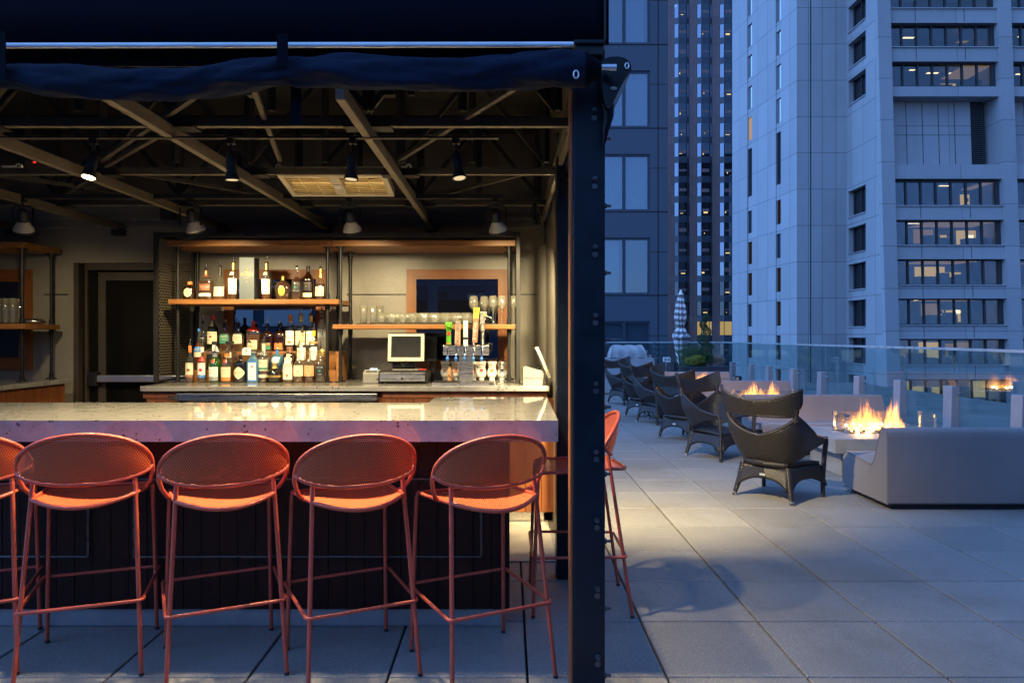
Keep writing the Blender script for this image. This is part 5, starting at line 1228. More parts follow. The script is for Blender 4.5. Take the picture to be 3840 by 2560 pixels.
MB().lathe([(.088,1.765),(.094,1.78),(.094,1.80),(.086,1.815)], n=30, cap=False).build('tie_band', m_black, um, local=True)
# planter and its plants
PYY = 19.3; X0, X1 = px(2562,PYY), px(2734,PYY); ZT = .66
a = MB(); a.box(X0, X1, PYY, PYY+.6, .01, ZT); a.box(X0-.015, X1+.015, PYY-.015, PYY+.615, ZT-.05, ZT+.002)
tag(a.build('planter_box', m_planter, bevel=.006), 'long dark planter box full of mixed evergreens', 'planter')
def leafmat(n, c, v=.35):
    t = NT(n); oi = t.n('TexCoord').outputs['Object']; f = t.noise(oi, 9, 3); g = t.noise(oi, 60, 2)
    cc = t.ramp(t.math('ADD', t.math('MULTIPLY', f, .6), t.math('MULTIPLY', g, .4)), [(.3, tuple(x*(1-v) for x in c)), (.7, tuple(min(1,x*(1+v)) for x in c))])
    d = t.pbsdf(Base_Color=cc, Roughness=.6); tr = t.n('BsdfTranslucent', None, Color=cc).outputs[0]
    return t.end(t.n('MixShader', None, _0=.25, _1=d, _2=tr).outputs[0])
def leaf(mb, p, d, l, w, rr):
    d = d.normalized(); s = d.orthogonal().normalized(); s.rotate(Matrix.Rotation(rr.uniform(0,6.28), 3, d)); n_ = d.cross(s)
    mb.add([p, p+d*l*.5+s*w, p+d*l+n_*l*.1, p+d*l*.5-s*w], [(0,1,2,3)])
pr_ = random.Random(4)
def px3(x): return px(2200+x/3, 19.5)
g = MB()
for k in range(430):
    b = Vector((pr_.gauss(px3(1195), .16), 19.62+pr_.uniform(-.12,.2), ZT)); l = pr_.uniform(.45,.80)
    tx = Vector((pr_.gauss(0,.20), pr_.gauss(0,.15), 1)); pts = [b, b+tx*l*.5, b+tx*l*.9+Vector((tx.x*.5*l,tx.y*.4*l,-.05*l))]
    s = Vector((pr_.uniform(.004,.007), pr_.uniform(-.003,.003), 0)); g.add([pts[0]-s,pts[0]+s,pts[1]+s*.9,pts[1]-s*.9,pts[2]], [(0,1,2,3),(3,2,4)])
tag(g.build('tall_grass', leafmat('reed_green', (.08,.14,.06))), 'tall dark green upright grass in the planter', 'plant')
def shrub(name, lab, cx, cz, rx, rz, n, c, ll, ww, ry=.24, up=.4):
    m = MB(); rr = random.Random(int(cx*1000))
    lobes = [(rr.uniform(-.8,.8), rr.uniform(-.5,.5), rr.uniform(-.2,.9), rr.uniform(.4,.7)) for _ in range(9)]
    for k in range(n):
        q = lobes[rr.randrange(9)]; v = Vector((rr.gauss(0,1),rr.gauss(0,1),rr.gauss(0,1))).normalized(); s = q[3]*rr.uniform(.5,1.0)
        p = Vector((cx+rx*(q[0]*.6+v.x*s*.62), 19.36+ry*.6*(q[1]+v.y*s), max(ZT+.01, cz+rz*(q[2]*.5+v.z*s))))
        leaf(m, p, v+Vector((0,0,up)), rr.uniform(.6,1.2)*ll, ww, rr)
    return tag(m.build(name, leafmat(name+'_leaf', c)), lab, 'plant')
shrub('golden_shrub', 'low yellow-green feathery shrub at the front of the planter', px3(1205), ZT+.14, .36, .15, 3000, (.34,.33,.06), .05, .006)
shrub('juniper_shrub', 'bluish green spreading juniper at the planter centre', px3(1335), ZT+.19, .26, .20, 2600, (.06,.13,.05), .055, .006)
shrub('dry_shrub', 'pale dried grass-like shrub in the planter', px3(1445), ZT+.15, .26, .17, 2600, (.42,.33,.25), .07, .004)
tp = thing('topiary_tree', 'slim spiral topiary rising from the planter', 'plant', (px3(1335), 19.55, ZT))
m = MB(); rr = random.Random(9)
for k in range(5200):
    q = rr.random(); z = ZT+.12+1.30*q; r = .235*(1-q)**.85+.035; a = q*6.2*PI
    cxx, cyy = .10*math.cos(a)*(1-q*.6), .10*math.sin(a)*(1-q*.6); r *= .72
    v = Vector((rr.gauss(0,1),rr.gauss(0,1),rr.gauss(0,.7))).normalized(); p = Vector((px3(1335)+cxx+v.x*r, 19.55+cyy+v.y*r, z+v.z*.05))
    leaf(m, p, v+Vector((0,0,.8)), rr.uniform(.03,.055), .006, rr)
m.build('foliage', leafmat('topiary_leaf', (.055,.11,.05)), tp); MB().tube([(px3(1335),19.55,ZT),(px3(1335)+.02,19.55,ZT+.6),(px3(1335),19.55,ZT+1.35)],[.03,.02,.008],8).build('trunk', m_cab, tp)
Y = 18.2; a = MB(); xc = px(2768,Y); a.lathe([(.075,.02),(.085,.04),(.085,.40),(.095,.42),(.095,.45),(.03,.47)], (xc,Y,0), 18); a.cyl((xc-.10,Y,0),(xc-.10,Y,.02),.01)
a.box(xc-.004,xc+.004,Y-.088,Y-.083,.15,.34,1)
tag(a.build('ash_urn', [m_black, m_copper]), 'black cylindrical urn beside the rail posts near the planter', 'urn')
Y = 17.6; a = MB(); a.box(px(2497,Y), px(2556,Y), Y, Y+.5, .40, .44)
for q in (px(2499,Y), px(2551,Y)): 
    for y in (Y+.02, Y+.46): a.box(q, q+.03, y, y+.03, .002, .40)
tag(a.build('low_table', m_black, bevel=.004), 'low dark table in front of the outlet box', 'table')

# ------------------------------------------------------------------ city buildings
def panel_mat(name, c, axis, pu, pv, var=.06, joint=.55, jw=.018, ou=0., ov=0., speck=0., rough=.55):
    t = NT(name); co = t.coord(); sp = t.n('SeparateXYZ', None, Vector=co)
    u = sp.outputs[0] if axis == 'x' else sp.outputs[1]; z = sp.outputs[2]
    def line(s, p, o, w):
        f = t.math('FRACT', t.math('DIVIDE', t.math('ADD', s, o+500*p), p)); d = t.math('ABSOLUTE', t.math('SUBTRACT', f, .5)); return t.math('GREATER_THAN', d, .5-w/p/2*1.0)
    ln = t.math('MAXIMUM', line(u, pu, ou, jw), line(z, pv, ov, jw))
    iu = t.math('FLOOR', t.math('DIVIDE', t.math('ADD', u, ou+500*pu), pu)); iz = t.math('FLOOR', t.math('DIVIDE', t.math('ADD', z, ov+500*pv), pv))
    wn = t.n('TexWhiteNoise', {'noise_dimensions': '3D'}, Vector=t.n('CombineXYZ', None, X=iu, Y=iz).outputs[0]).outputs['Value']
    f = t.math('ADD', t.math('MULTIPLY', t.noise(co, .25, 5), .5), t.math('MULTIPLY', wn, .5))
    cc = t.ramp(f, [(.2, tuple(x*(1-var) for x in c)), (.8, tuple(x*(1+var) for x in c))])
    st = t.n('Mapping', None, Vector=co); st.inputs['Scale'].default_value = (1.6,1.6,.12)
    cc = t.mix(t.ramp(t.noise(st.outputs[0], 1.0, 4), [(.5,(0,0,0)),(.8,(.22,.22,.22))]), cc, tuple(x*.6 for x in c))
    if speck: cc = t.mix(t.ramp(t.noise(co, 26., 4, .9), [(.40,(speck,)*3),(.56,(0,0,0))]), cc, tuple(x*.35 for x in c))
    cc = t.mix(t.math('MULTIPLY', ln, joint), cc, (.02,.02,.022))
    return t.end(t.pbsdf(Base_Color=cc, Roughness=rough))
def pane_mat(name, refl, dark, rough=.0, ripple=0.):
    t = NT(name); k = dict(Color=(.9,.95,1), Roughness=rough)
    if ripple: k['Normal'] = t.bump(t.noise(t.coord('Object', (.8,.8,.5)), 1.0, 2), ripple, .05)
    g = t.n('BsdfGlossy', None, **k).outputs[0]; d = t.n('BsdfDiffuse', None, Color=dark).outputs[0]
    return t.end(t.n('MixShader', None, _0=refl, _1=d, _2=g).outputs[0])
m_pane = pane_mat('sky_mirror_pane', .34, (.02,.024,.03)); m_bayp = pane_mat('bay_pane_painted_sky', .22, (.2,.2,.26)); m_paned = pane_mat('dark_office_pane', .10, (.012,.012,.014)); m_panel = emit('lit_office_window', (1,.72,.30), .07)  # bay side panes: pale colour painted in for the reflected sky
# --- dark blue-grey office facade
m_bluef = panel_mat('blue_metal_cladding', (.066,.082,.108), 'x', 40., 3.541, var=.04, jw=.05, joint=.9, ov=0)
AB = thing('office_building', 'blue-grey metal clad office block with wide paired windows, beside the brown tower', 'building', (0, 34, -41))
Y = 30.0; XR = px(2505, Y)
rows = []
for k in range(-1, 12):
    yt, yb = 265+(k-1)*313.0, 475+(k-1)*313.0; rows.append((pz(yt,Y), pz(yb,Y)))
cols_ = [(px(2437,Y)-2.13-q*3.9, px(2437,Y)-q*3.9) for q in range(5)]
w = MB(); zmax = max(r[0] for r in rows)+1.2; zmin = -41
edges = sorted(rows, key=lambda r: r[1])
zprev = zmin
for zt_, zb_ in edges:
    w.box(-16, XR, Y, Y+.4, zprev, zb_); xp = XR
    for a_, b_ in cols_: w.box(b_, xp, Y, Y+.4, zb_, zt_); xp = a_
    w.box(-16, xp, Y, Y+.4, zb_, zt_); zprev = zt_
w.box(-16, XR, Y, Y+.4, zprev, zmax); w.box(-16, XR-.01, Y+.6, Y+12, zmin, zmax-.1); w.box(XR-.4, XR, Y+.4, Y+12.2, zmin, zmax)
w.build('facade', m_bluef, AB, origin=None)
j = MB(); xj = px(2468, Y)
for q in range(5): j.box(xj-q*3.9-.018, xj-q*3.9+.018, Y-.012, Y-.002, zmin, zmax)
for zt_, zb_ in rows: j.box(-16, XR, Y-.014, Y-.0025, zb_-.09, zb_-.045)
j.build('panel_joint', m_black, AB)
m_curt = mat('sheer_curtain', (.22,.24,.27), .8, var=.2, vs=30, stretch=(40,1,.2)); m_bl = mat('vertical_blind', (.30,.30,.30), .7)
m_wfr = mat('blue_window_frame', (.03,.045,.07), .5)
m_wgl = glassy('office_window_glass', (.75,.82,.85), .12, .0)
for ci, (a_, b_) in enumerate(cols_[:3]):
    for ri, (zt_, zb_) in enumerate(rows):
        wf = MB(); wf.box(a_, b_, Y+.06, Y+.16, zt_-.09, zt_-.001); wf.box(a_, b_, Y+.06, Y+.16, zb_+.001, zb_+.05); wf.box(a_+.001, a_+.06, Y+.061, Y+.16, zb_+.05, zt_-.09); wf.box(b_-.08, b_-.001, Y+.061, Y+.16, zb_+.05, zt_-.09); mx = px(2341,Y)-ci*3.9; wf.box(mx-.065, mx+.065, Y+.05, Y+.16, zb_+.05, zt_-.09)
        o = wf.build('window', m_wfr, AB)
        MB().box(a_+.05, b_-.05, Y+.10, Y+.112, zb_+.04, zt_-.08).build('pane', m_wgl, o)
        cu = MB(); k = ri % 5
        if k in (0, 2, 3):
            x = a_+.06
            while x < b_-.1:
                cu.box(x, x+.055, Y+.24+.015*math.sin(x*40), Y+.27+.015*math.sin(x*40), zb_+.02, zt_-.02); x += .072 if k == 3 else .056
        elif k == 1: cu.grid(lambda u, v: (mx+.1+u*(b_-mx-.3), Y+.26+.03*math.sin(u*60), zb_+v*(zt_-zb_)), 80, 2)
        else: cu.box(a_+.06, mx-.2, Y+.25, Y+.28, zb_, zt_)
        cu.box(a_, b_, Y+.55, Y+.58, zb_-.1, zt_+.1, 1)
        cu.build('curtain', [m_bl if k == 3 else m_curt, m_dark], o)
# --- brown granite tower with bay windows
m_brown = panel_mat('brown_granite_cladding', (.19,.122,.112), 'x', 2.2, 1.95, var=.12, jw=.06, joint=.5, rough=.35)
m_span = mat('dark_spandrel_glass', (.036,.046,.062), .3, var=.05)
TB = thing('office_tower', 'tall brown granite tower with columns of angled bay windows', 'building', (px(2640,140), 160, -41))
Y = 140.; FP = 74*Y/F0; z0f = pz(21.7, Y)
bays = [(px(a_,Y), px(b_,Y)) for a_, b_ in ((2527,2583),(2612,2668.5),(2697,2753))]
bays = [(bays[0][0]-4.47, bays[0][1]-4.47)]+bays+[(bays[2][0]+4.47, bays[2][1]+4.47)]
w = MB(); zt_, zb_ = z0f+1.4+2*FP, -41
xp = bays[0][0]-1.6
for a_, b_ in bays+[(bays[-1][1]+1.6, 0)]: w.box(xp, a_, Y-.25, Y+1.5, zb_, zt_); xp = b_
w.box(bays[0][0]-1.59, bays[-1][1]+1.59, Y+1.2, Y+30, zb_, zt_-.2); w.build('wall', m_brown, TB)
rr = random.Random(21)
def bayx(a_, b_): return (a_+.0, a_+.78, b_-.62, b_)
nrow = 24
for bi, (a_, b_) in enumerate(bays[1:4]):
    xs = bayx(a_, b_); ys = (Y-.25, Y-.68, Y-.68, Y-.25)
    for k in range(-1, 23):
        sp = MB(); zt_ = z0f-k*FP; zw = zt_-50*Y/F0; zs = z0f-(k+1)*FP
        for q in range(3): sp.add([(xs[q],ys[q]-.02,zs),(xs[q+1],ys[q+1]-.02,zs),(xs[q+1],ys[q+1]-.02,zw),(xs[q],ys[q]-.02,zw)], [(0,1,2,3)])
        sp.add([(xs[q],ys[q],zs+.001) for q in range(4)], [(3,2,1,0)]); sp.add([(xs[q],ys[q],zw) for q in range(4)], [(0,1,2,3)]); sp.build('spandrel', m_span, TB)
cnt = 0
for bi, (a_, b_) in enumerate(bays[1:4]):
    xs = bayx(a_, b_); ys = (Y-.25, Y-.68, Y-.68, Y-.25)
    for k in range(0, nrow):
        zt_ = z0f-k*FP; zw = zt_-50*Y/F0
        wn = MB(); lit = (k == 16 and bi == 2) or (k == 16 and bi == 1) or (k == 19 and bi == 0)
        lft = 0 if (k < 11 or (bi and k < 14) or (bi == 1 and k < 15)) else 1  # upper side panes take the painted sky tone, lower ones the dark pane
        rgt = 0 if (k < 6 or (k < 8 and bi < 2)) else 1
        for q in range(3):
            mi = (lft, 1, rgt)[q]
            if lit: mi = 2
            fx0, fx1 = xs[q], xs[q+1]; fy0, fy1 = ys[q], ys[q+1]
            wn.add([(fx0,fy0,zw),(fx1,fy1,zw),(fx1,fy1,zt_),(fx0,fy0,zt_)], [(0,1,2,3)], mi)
            for ex, ey in ((fx0,fy0),(fx1,fy1)): wn.box(ex-.05, ex+.05, ey-.06, ey+.02, zw, zt_, 3)
        if not lit:
            if rr.random() < .45: q = rr.uniform(.05,.55); h_ = rr.uniform(.25,.6); wn.box(xs[1]+q, xs[1]+q+rr.choice((.16,.5,.8)), Y-.705, Y-.70, zw+h_, zw+h_+rr.choice((.1,.18,.3)), 4)
            wn.box(xs[1]+.05, xs[2]-.05, Y-.692, Y-.686, zw+.7+rr.uniform(0,.3), zw+1.1+rr.uniform(0,.4), 5)
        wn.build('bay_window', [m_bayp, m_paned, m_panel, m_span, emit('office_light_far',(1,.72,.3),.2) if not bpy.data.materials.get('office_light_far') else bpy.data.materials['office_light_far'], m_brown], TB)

# --- pale granite tower
def gmat(n, ax, pu, pv, ou=0, ov=0): return panel_mat(n, (.385,.39,.40), ax, pu, pv, var=.09, jw=.06, joint=.6, ou=ou, ov=ov, speck=.5)
GT = thing('granite_tower', 'pale granite office tower with flared columns and strip windows', 'building', (42, 85, -41))
ZA, ZB2 = -41, 48
XW0, XW1, YW = 29.45, px(3184,72), 72.
m_gx = gmat('granite_front', 'x', 1.408, 3.68, ou=-29.45+1.408*20+.0, ov=-pz(993*.0+146.5,72)); m_gy = gmat('granite_side', 'y', 2.33, 3.68, ov=-pz(146.5,72)); m_gc = gmat('granite_column', 'x', 90, 3.9)
# left facade runs away from the viewer
d_ = Vector((-.1222, 1, 0)).normalized(); O = Vector((XW0, YW, 0)); nrm = Vector((-d_.y, d_.x, 0))
def LF(s, z, o=0.): p = O + d_*s + nrm*o; return (p.x, p.y, z)
sl = []   # slit windows: (s0,s1)
def s_of(x): k = (x-CX)/F0; return (k*YW-XW0)/(d_.x - k*d_.y)
slits = [(s_of(2928), s_of(2909)), (s_of(2820), s_of(2802))]
fl_rows = [pz(y, 75.7) for y in (115-127*2, 115-127, 115, 240.6, 369.6, 495)]
w = MB(); L = 15.0
cuts = [0]+[q for p in slits for q in p]+[L]
w.quad(LF(0,ZA), LF(slits[0][0],ZA), LF(slits[0][0],ZB2), LF(0,ZB2)); w.quad(LF(slits[0][1],ZA), LF(slits[1][0],ZA), LF(slits[1][0],ZB2), LF(slits[0][1],ZB2)); w.quad(LF(slits[1][1],ZA), LF(L,ZA), LF(L,ZB2), LF(slits[1][1],ZB2))
w.quad(LF(L,ZA), LF(L,ZA,-20), LF(L,ZB2,-20), LF(L,ZB2))
FPG = 3.61; zc0 = pz(165/1.434, 75.7)
rows_g = []
for k in range(-5, 16):
    zt_ = zc0-k*FPG; zb_ = zt_-2.6; rows_g.append((k, zt_, zb_))
for (s0, s1) in slits:
    zp = ZB2
    for k, zt_, zb_ in rows_g:
        louv = k in (3,)
        if k == 4: continue
        if k == 3: zb_ = zt_-1.95-FPG
        w.quad(LF(s0,zt_,-.08), LF(s1,zt_,-.08), LF(s1,zp,-.08), LF(s0,zp,-.08)); w.quad(LF(s0,zt_,-.08), LF(s1,zt_,-.08), LF(s1,zt_,-.25), LF(s0,zt_,-.25)); w.quad(LF(s0,zb_,-.25), LF(s1,zb_,-.25), LF(s1,zb_,-.08), LF(s0,zb_,-.08)); zp = zb_
    w.quad(LF(s0,ZA,-.08), LF(s1,ZA,-.08), LF(s1,zp,-.08), LF(s0,zp,-.08))
    w.quad(LF(s0,ZA), LF(s0,ZA,-.8), LF(s0,ZB2,-.8), LF(s0,ZB2)); w.quad(LF(s1,ZA,-.8), LF(s1,ZA), LF(s1,ZB2), LF(s1,ZB2,-.8))
w.build('side_wall', m_gy, GT)
w = MB(); w.quad((XW0,YW,ZA),(XW1,YW,ZA),(XW1,YW,ZB2),(XW0,YW,ZB2)); w.quad((XW0,YW,ZB2),(XW1+30,YW,ZB2),(XW1+30,YW+25,ZB2),(XW0,YW+25,ZB2)); w.quad((XW1,YW+.01,ZA),(XW1+30,YW+.01,ZA),(XW1+30,YW+.01,ZB2),(XW1,YW+.01,ZB2))
w.build('front_wall', m_gx, GT)
gj = MB(); 
for xx in (3040, ): gj.box(px(xx,72)-.05, px(xx,72)+.05, YW-.012, YW-.002, ZA, ZB2)
gj.box(XW1-.08, XW1, YW-.014, YW-.003, ZA, ZB2); gj.build('wall_joint', m_black, GT)
m_slit = pane_mat('slit_sky_pane', .92, (.1,.1,.1))
m_louv = mat('dark_louvre', (.03,.033,.038), .6)
m_warmw = emit('warm_slit_glow', (1,.72,.48), .075); m_warmd = emit('dim_warm_slit', (.9,.7,.55), .003)
for wi, (s0, s1) in enumerate(slits):
    for k, zt_, zb_ in rows_g:
        if k == 4: continue
        n_ = MB()
        if k == 3:
            zb_ = zt_-1.95-FPG; z = zb_
            while z < zt_: n_.add([LF(s0,z,-.12), LF(s1,z,-.12), LF(s1,z+.09,-.2), LF(s0,z+.09,-.2)], [(0,1,2,3)]); z += .16
            n_.quad(LF(s0,zb_,-.3), LF(s1,zb_,-.3), LF(s1,zt_,-.3), LF(s0,zt_,-.3)); n_.build('louvre', m_louv, GT); continue
        warm = (wi == 1 and k in (0, 3, 10)) ; mi = 2 if warm and k != 0 else 0
        if wi == 1 and k == 2: mi = 2
        if k > 4: mi = 3 if (wi + k) % 3 else 1
        if wi == 1 and k == 10: mi = 2
        n_.quad(LF(s0,zb_,-.23), LF(s1,zb_,-.23), LF(s1,zt_,-.23), LF(s0,zt_,-.23), mi); 
        n_.build('slit_window', [m_slit, m_paned, m_warmw, m_warmd], GT)
# battered front with columns
def Yf(z): return 64.5+.048*(z-1)
def FB(x, z, o): return (x, Yf(z)+o, z)
def slant(mb, x0, x1, z0, z1, o0, o1, mi=0):
    vs = [FB(x,z,o) for x in (x0,x1) for o in (o0,o1) for z in (z0,z1)]
    return mb.add(vs, [(0,1,3,2),(4,6,7,5),(0,4,5,1),(2,3,7,6),(0,2,6,4),(1,5,7,3)], mi)
CL = [(px(3290,66), px(3339.5,66))]; CL += [(px(3745,66)+q*11.22, px(3792,66)+q*11.22) for q in range(3)]
for i, (a_, b_) in enumerate(CL):
    m_ = MB(); slant(m_, a_, b_, ZA, ZB2, 0, 3.2 if i else .6); m_.build('column', m_gc, GT)
XS = CL[0][0]+.05
# window rows of the strip facade, from survey marks
RW = [(-190,-102),(-46,41),(97.5,185),(240.7,328),(680,774),(828,921),(974,1068.6),(1120.5,1217),(1270,1365),(1420,1517),(1568,1665),(1716,1813)]
def zof(y):
    z = 10
    for _ in range(6): z = pz(y, Yf(z)+.9)
    return z
RZ = [(zof(a_), zof(b_)) for a_, b_ in RW]
RZ.insert(0, (RZ[0][0]+3.57, RZ[0][1]+3.57))
m_ogl = glassy('strip_window_glass', (.70,.72,.70), .08, .0)
m_ogl2 = NT('rippled_strip_glass'); _t = m_ogl2
_g = _t.n('BsdfGlossy', None, Color=(.95,.97,1), Roughness=.0, Normal=_t.bump(_t.noise(_t.coord('Object',(.55,1,.4)), 1.0, 2, .5), .9, .12)).outputs[0]
_tr = _t.n('BsdfTransparent', None, Color=(.72,.72,.70)).outputs[0]; m_ogl2 = _t.end(_t.n('MixShader', None, _0=.15, _1=_tr, _2=_g).outputs[0])
m_room = mat('office_room_dark', (.05,.055,.065), .9); m_lr = emit('lit_office_wall', (1,.66,.16), .17); m_lr2 = emit('dim_office_wall', (1,.62,.24), .055); m_tube = emit('office_ceiling_light', (1,.80,.48), .6); m_desk = mat('office_furniture', (.03,.035,.045), .8); m_shade = mat('roller_blind', (.10,.12,.16), .9)
rr = random.Random(33)
def bay(x0, x1, first):
    sp = MB(); ml = MB()
    for (t0_, b0_), (t1_, b1_) in zip(RZ, RZ[1:]):
        if b0_-t1_ > 4:                                          # plant floor: recessed blank panels and louvres
            slant(sp, x0, x1, b0_-1.05, b0_-.12, .35, 3.0); slant(sp, x0, x1, t1_+.12, t1_+1.45, .35, 3.0)
            W_ = x1-x0; slant(sp, x0+W_*.07, x0+W_*.83, t1_+1.45, b0_-1.05, 1.9, 3.0)
            lv = MB(); slant(lv, x0, x0+W_*.0695, t1_+1.45, b0_-1.05, 2.8, 3.0); lv.build('recess_panel', m_louv, GT); lv = MB(); z = t1_+1.5
            while z < b0_-1.1: slant(lv, x0+W_*.835, x0+W_*.95, z, z+.10, 1.9, 2.4); z += .2
            slant(lv, x0+W_*.831, x1, t1_+1.45, b0_-1.05, 2.45, 2.6); lv.build('louvre', m_louv, GT)
            jj = MB()
            for q in range(1, 5): slant(jj, x0+W_*(.07+.152*q)-.03, x0+W_*(.07+.152*q)+.03, t1_+1.45, b0_-1.05, 1.885, 1.897)
            zz_ = (t1_+b0_)/2+.2; slant(jj, x0+W_*.07, x0+W_*.83, zz_-.02, zz_+.02, 1.885, 1.8965); jj.build('panel_joint', m_desk, GT)
        else:
            slant(sp, x0, x1, t1_+.12, b0_-.10, .35, 3.0)
            slant(sp, x0, x1, b0_-.099, b0_-.0, .22, 3.0); slant(sp, x0, x1, t1_+.0, t1_+.119, .28, 3.0)
            jj = MB()
            for q in (.245, .70): slant(jj, x0+(x1-x0)*q-.025, x0+(x1-x0)*q+.025, t1_+.12, b0_-.10, .335, .347)
            jj.build('panel_joint', m_desk, GT)
    sp.build('spandrel', m_gc, GT)
    for i, (t_, b_) in enumerate(RZ):
        n_ = MB(); pw = 1.397; xs = x1-.30
        edges = []
        x = xs
        while x > x0+.1: edges.append(x); x -= pw
        for x in edges: slant(n_, x-.075, x+.075, b_, t_, .72, .95)
        slant(n_, x0, x1, t_-.12, t_, .73, .95); slant(n_, x0, x1, b_, b_+.08, .73, .95); slant(n_, xs+.07, x1, b_, t_, .74, .95)
        wo = n_.build('window', m_louv, GT)
        upper = i < 5
        g = MB(); slant(g, x0, xs, b_+.05, t_-.1, .84, .86); g.build('pane', m_ogl if upper else m_ogl2, wo)
        # office behind the glass
        r_ = MB(); D = 5.0
        slant(r_, x0-.1, x1+.1, b_-.3, b_-.02, .96, D); slant(r_, x0-.1, x1+.1, t_+.02, t_+.3, .96, D); slant(r_, x0-.1, x1+.1, b_-.02, t_+.02, D-.05, D)
        for k in range(4): q = x0+.5+k*(x1-x0)/4+rr.uniform(-.3,.3); hh = rr.uniform(.45,1.0); slant(r_, q, q+rr.uniform(1.2,2.3), b_-.02, b_+hh, 2.2+rr.random(), 3.4, 2)
        if upper and i != 4:
            for k, x in enumerate(edges): 
                hh = rr.choice((0,.25,.5,1.3,.3,0)); 
                if hh: slant(r_, x-pw+.08, x-.08, t_-.1-hh, t_-.1, .98, 1.0, 3)
        lit = {4:(.74,1.0), 6:(.38,1.0), 7:(.33,.85), 8:(.38,.9), 9:(.0,1.0), 10:(.1,1.0), 3:(.90,1.0), 5:(.9,1.0)}.get(i)
        if lit:
            a_ = x0+(x1-x0)*lit[0]; c_ = x0+(x1-x0)*lit[1]
            n_seg = max(1, round((c_-a_)/1.9)); q = a_
            for k in range(n_seg):
                w_ = (c_-a_)/n_seg; top_ = t_-rr.choice((.35,.45,.9)); dd = D-.12-rr.choice((0,.9,1.8))*(i > 5)
                slant(r_, q+.03, q+w_*rr.uniform(.8,1.0), b_+rr.uniform(.1,.5), top_, dd, dd+.05, rr.choice((1,1,5)))
                if rr.random() < .6: slant(r_, q+w_*.1, q+w_*rr.uniform(.5,.9), b_-.02, b_+rr.uniform(.8,1.25), 1.7+rr.random(), 2.9, 2)
                if rr.random() < .4: z_ = b_+rr.uniform(1.0,1.3); slant(r_, q+w_*.55, q+w_*.8, z_, z_+.35, dd-.06, dd-.03, 4 if rr.random() < .3 else 2)
                q += w_
            slant(r_, a_, c_, t_-.03, t_+.012, 1.2, D-.2, 5)
        nl = {2:2, 3:3, 4:4, 6:4, 7:2, 8:2, 9:3, 10:2}.get(i, 1)
        for k in range(nl):
            q = x0+(x1-x0)*((k+.5)/nl*.8+.18)+rr.uniform(-.5,.5); o_ = rr.uniform(1.6,3.6); slant(r_, q, q+rr.choice((.5,1.1)), t_-.02, t_+.015, o_, o_+.28, 4)
        r_.build('office_room', [m_room, m_lr, m_desk, m_shade, m_tube, m_lr2], wo)
bay(CL[0][1], CL[1][0], True); bay(CL[1][1], CL[2][0], False)
# inner side of the projecting block, facing left
sd_ = MB(); dk = MB()
Xs = XS-.04
ya, yb_ = 68.15, 71.55                                               # window range along the side
def SQ_(m_, y0, y1, z0, z1, x=0., mi=0): m_.quad((Xs+x,y1,z0),(Xs+x,y0,z0),(Xs+x,y0,z1),(Xs+x,y1,z1), mi)
zcur = ZB2
gaps = [(t_,b_) for t_, b_ in RZ]
for i, (t_, b_) in enumerate(gaps):
    zn = t_+.1
    SQ_(sd_, ya, yb_, zn, zcur); 
    if i == 4: pass
    zcur = b_-.1
    sd_.quad((Xs,ya,t_+.1),(Xs,yb_,t_+.1),(Xs+.7,yb_,t_+.1),(Xs+.7,ya,t_+.1)); sd_.quad((Xs+.7,ya,b_-.1),(Xs+.7,yb_,b_-.1),(Xs,yb_,b_-.1),(Xs,ya,b_-.1)); sd_.quad((Xs,yb_,b_-.1),(Xs+.7,yb_,b_-.1),(Xs+.7,yb_,t_+.1),(Xs,yb_,t_+.1)); sd_.quad((Xs,ya,b_-.1),(Xs+.7,ya,b_-.1),(Xs+.7,ya,t_+.1),(Xs,ya,t_+.1))
    n_ = MB(); SQ_(n_, ya, yb_, b_-.1, t_+.1, .5)
    for k in range(3): y = ya+.1+k*1.5; n_.box(Xs+.40, Xs+.5, y, y+.12, b_-.1, t_+.1, 1)
    n_.build('side_window', [m_paned, m_louv], GT)
SQ_(sd_, ya, yb_, ZA, zcur)
sd_.add([(Xs,yb_,ZA),(Xs,YW,ZA),(Xs,YW,ZB2),(Xs,yb_,ZB2)], [(1,0,3,2)])
sd_.add([(CL[0][0],Yf(ZA)+.3,ZA),(Xs,ya,ZA),(Xs,ya,ZB2),(CL[0][0],Yf(ZB2)+.3,ZB2)], [(0,1,2,3)])
for t_, b_ in gaps:
    MB().box(Xs-.10, Xs-.002, ya, yb_, t_+.1, t_+.2).build('ledge', m_gc, GT); MB().box(Xs-.10, Xs-.002, ya, yb_, b_-.2, b_-.1).build('ledge', m_gc, GT)
sd_.build('side_wall', m_gy, GT)
sf = MB()
for y, x in ((853,3480),(853,3612),(862,3490)): pass
# --- building behind the viewer, seen only as a reflection in the pavilion windows
RB = thing('neighbour_wing', 'dark wing with tall pale windows reflected in the pavilion glass', 'building', (-3, -7, 0))
w = MB(); w.box(-30, 16, -12.6, -12.3, 0, 5.2); w.build('wall', m_bluef, RB)
for k in range(9):
    x = -13+k*2.1; MB().box(x, x+1.7, -12.29, -12.27, 1.9, 3.3).build('window', m_pane, RB); MB().box(x-.06, x+1.76, -12.285, -12.25, 1.84, 1.9).build('window_sill', m_white, RB)
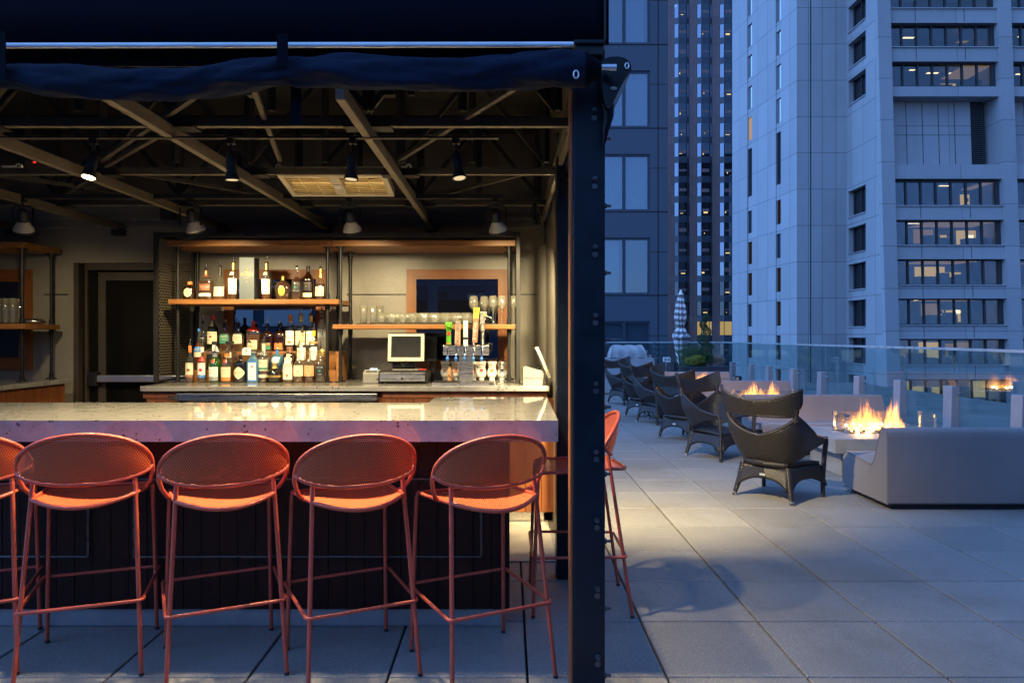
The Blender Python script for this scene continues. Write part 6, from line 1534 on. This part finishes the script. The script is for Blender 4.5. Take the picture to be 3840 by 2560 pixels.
# ------------------------------------------------------------------ light, sky, camera
wd = bpy.data.worlds.new('World'); sc.world = wd; wd.use_nodes = True; nt = wd.node_tree; nt.nodes.clear()
sky = nt.nodes.new('ShaderNodeTexSky'); sky.sky_type = 'NISHITA'; sky.sun_disc = False; sky.sun_elevation = R(3.0); sky.sun_rotation = R(200); sky.ozone_density = 4.0; sky.dust_density = .3; sky.air_density = 1.0
tint = nt.nodes.new('ShaderNodeMix'); tint.data_type = 'RGBA'; tint.blend_type = 'MULTIPLY'; tint.inputs[0].default_value = 1; tint.inputs[7].default_value = (.45,.75,1.55,1)
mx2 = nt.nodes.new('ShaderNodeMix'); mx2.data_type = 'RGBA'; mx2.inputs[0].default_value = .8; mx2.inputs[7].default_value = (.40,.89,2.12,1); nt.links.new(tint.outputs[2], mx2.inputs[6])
bg = nt.nodes.new('ShaderNodeBackground'); bg.inputs[1].default_value = .085
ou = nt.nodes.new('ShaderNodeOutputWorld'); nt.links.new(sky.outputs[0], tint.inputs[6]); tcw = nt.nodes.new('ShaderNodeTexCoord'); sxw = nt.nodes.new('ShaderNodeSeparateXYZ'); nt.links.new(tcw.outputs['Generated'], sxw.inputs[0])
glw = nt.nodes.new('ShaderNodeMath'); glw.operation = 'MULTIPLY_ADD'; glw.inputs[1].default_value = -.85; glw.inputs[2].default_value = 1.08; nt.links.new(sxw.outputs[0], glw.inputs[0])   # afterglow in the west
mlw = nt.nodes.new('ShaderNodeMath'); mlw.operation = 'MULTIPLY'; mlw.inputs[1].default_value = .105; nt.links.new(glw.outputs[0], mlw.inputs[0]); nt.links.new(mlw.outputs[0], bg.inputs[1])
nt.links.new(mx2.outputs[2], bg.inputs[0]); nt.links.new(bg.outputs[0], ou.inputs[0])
sl_ = bpy.data.lights.new('sun', 'SUN'); sl_.energy = .38; sl_.angle = R(70); sl_.color = (.25,.49,1.0); so_ = bpy.data.objects.new('sun', sl_); col.objects.link(so_)
so_.rotation_euler = (Vector((.82,.14,-.78))).to_track_quat('-Z','Y').to_euler()
cam = bpy.data.cameras.new('camera'); cam.lens = 36*F0/3840; cam.sensor_width = 36; cam.clip_end = 3000; cam.clip_start = .05
cam.shift_x = 20/3840; cam.shift_y = -22/3840
co_ = bpy.data.objects.new('camera', cam); col.objects.link(co_); co_.location = (0,0,H); co_.rotation_euler = (PI/2,0,0); sc.camera = co_
sc.view_settings.view_transform = 'Standard'; sc.view_settings.look = 'None'; sc.view_settings.exposure = 2.5; sc.view_settings.gamma = 1
sc.render.engine = 'CYCLES'
cy = sc.cycles; cy.use_denoising = True; cy.max_bounces = 8; cy.diffuse_bounces = 3; cy.glossy_bounces = 4; cy.transmission_bounces = 4; cy.volume_bounces = 0; cy.transparent_max_bounces = 40; cy.sample_clamp_indirect = 4; cy.caustics_reflective = False; cy.caustics_refractive = False
try: cy.denoiser = 'OPENIMAGEDENOISE'
except Exception: pass
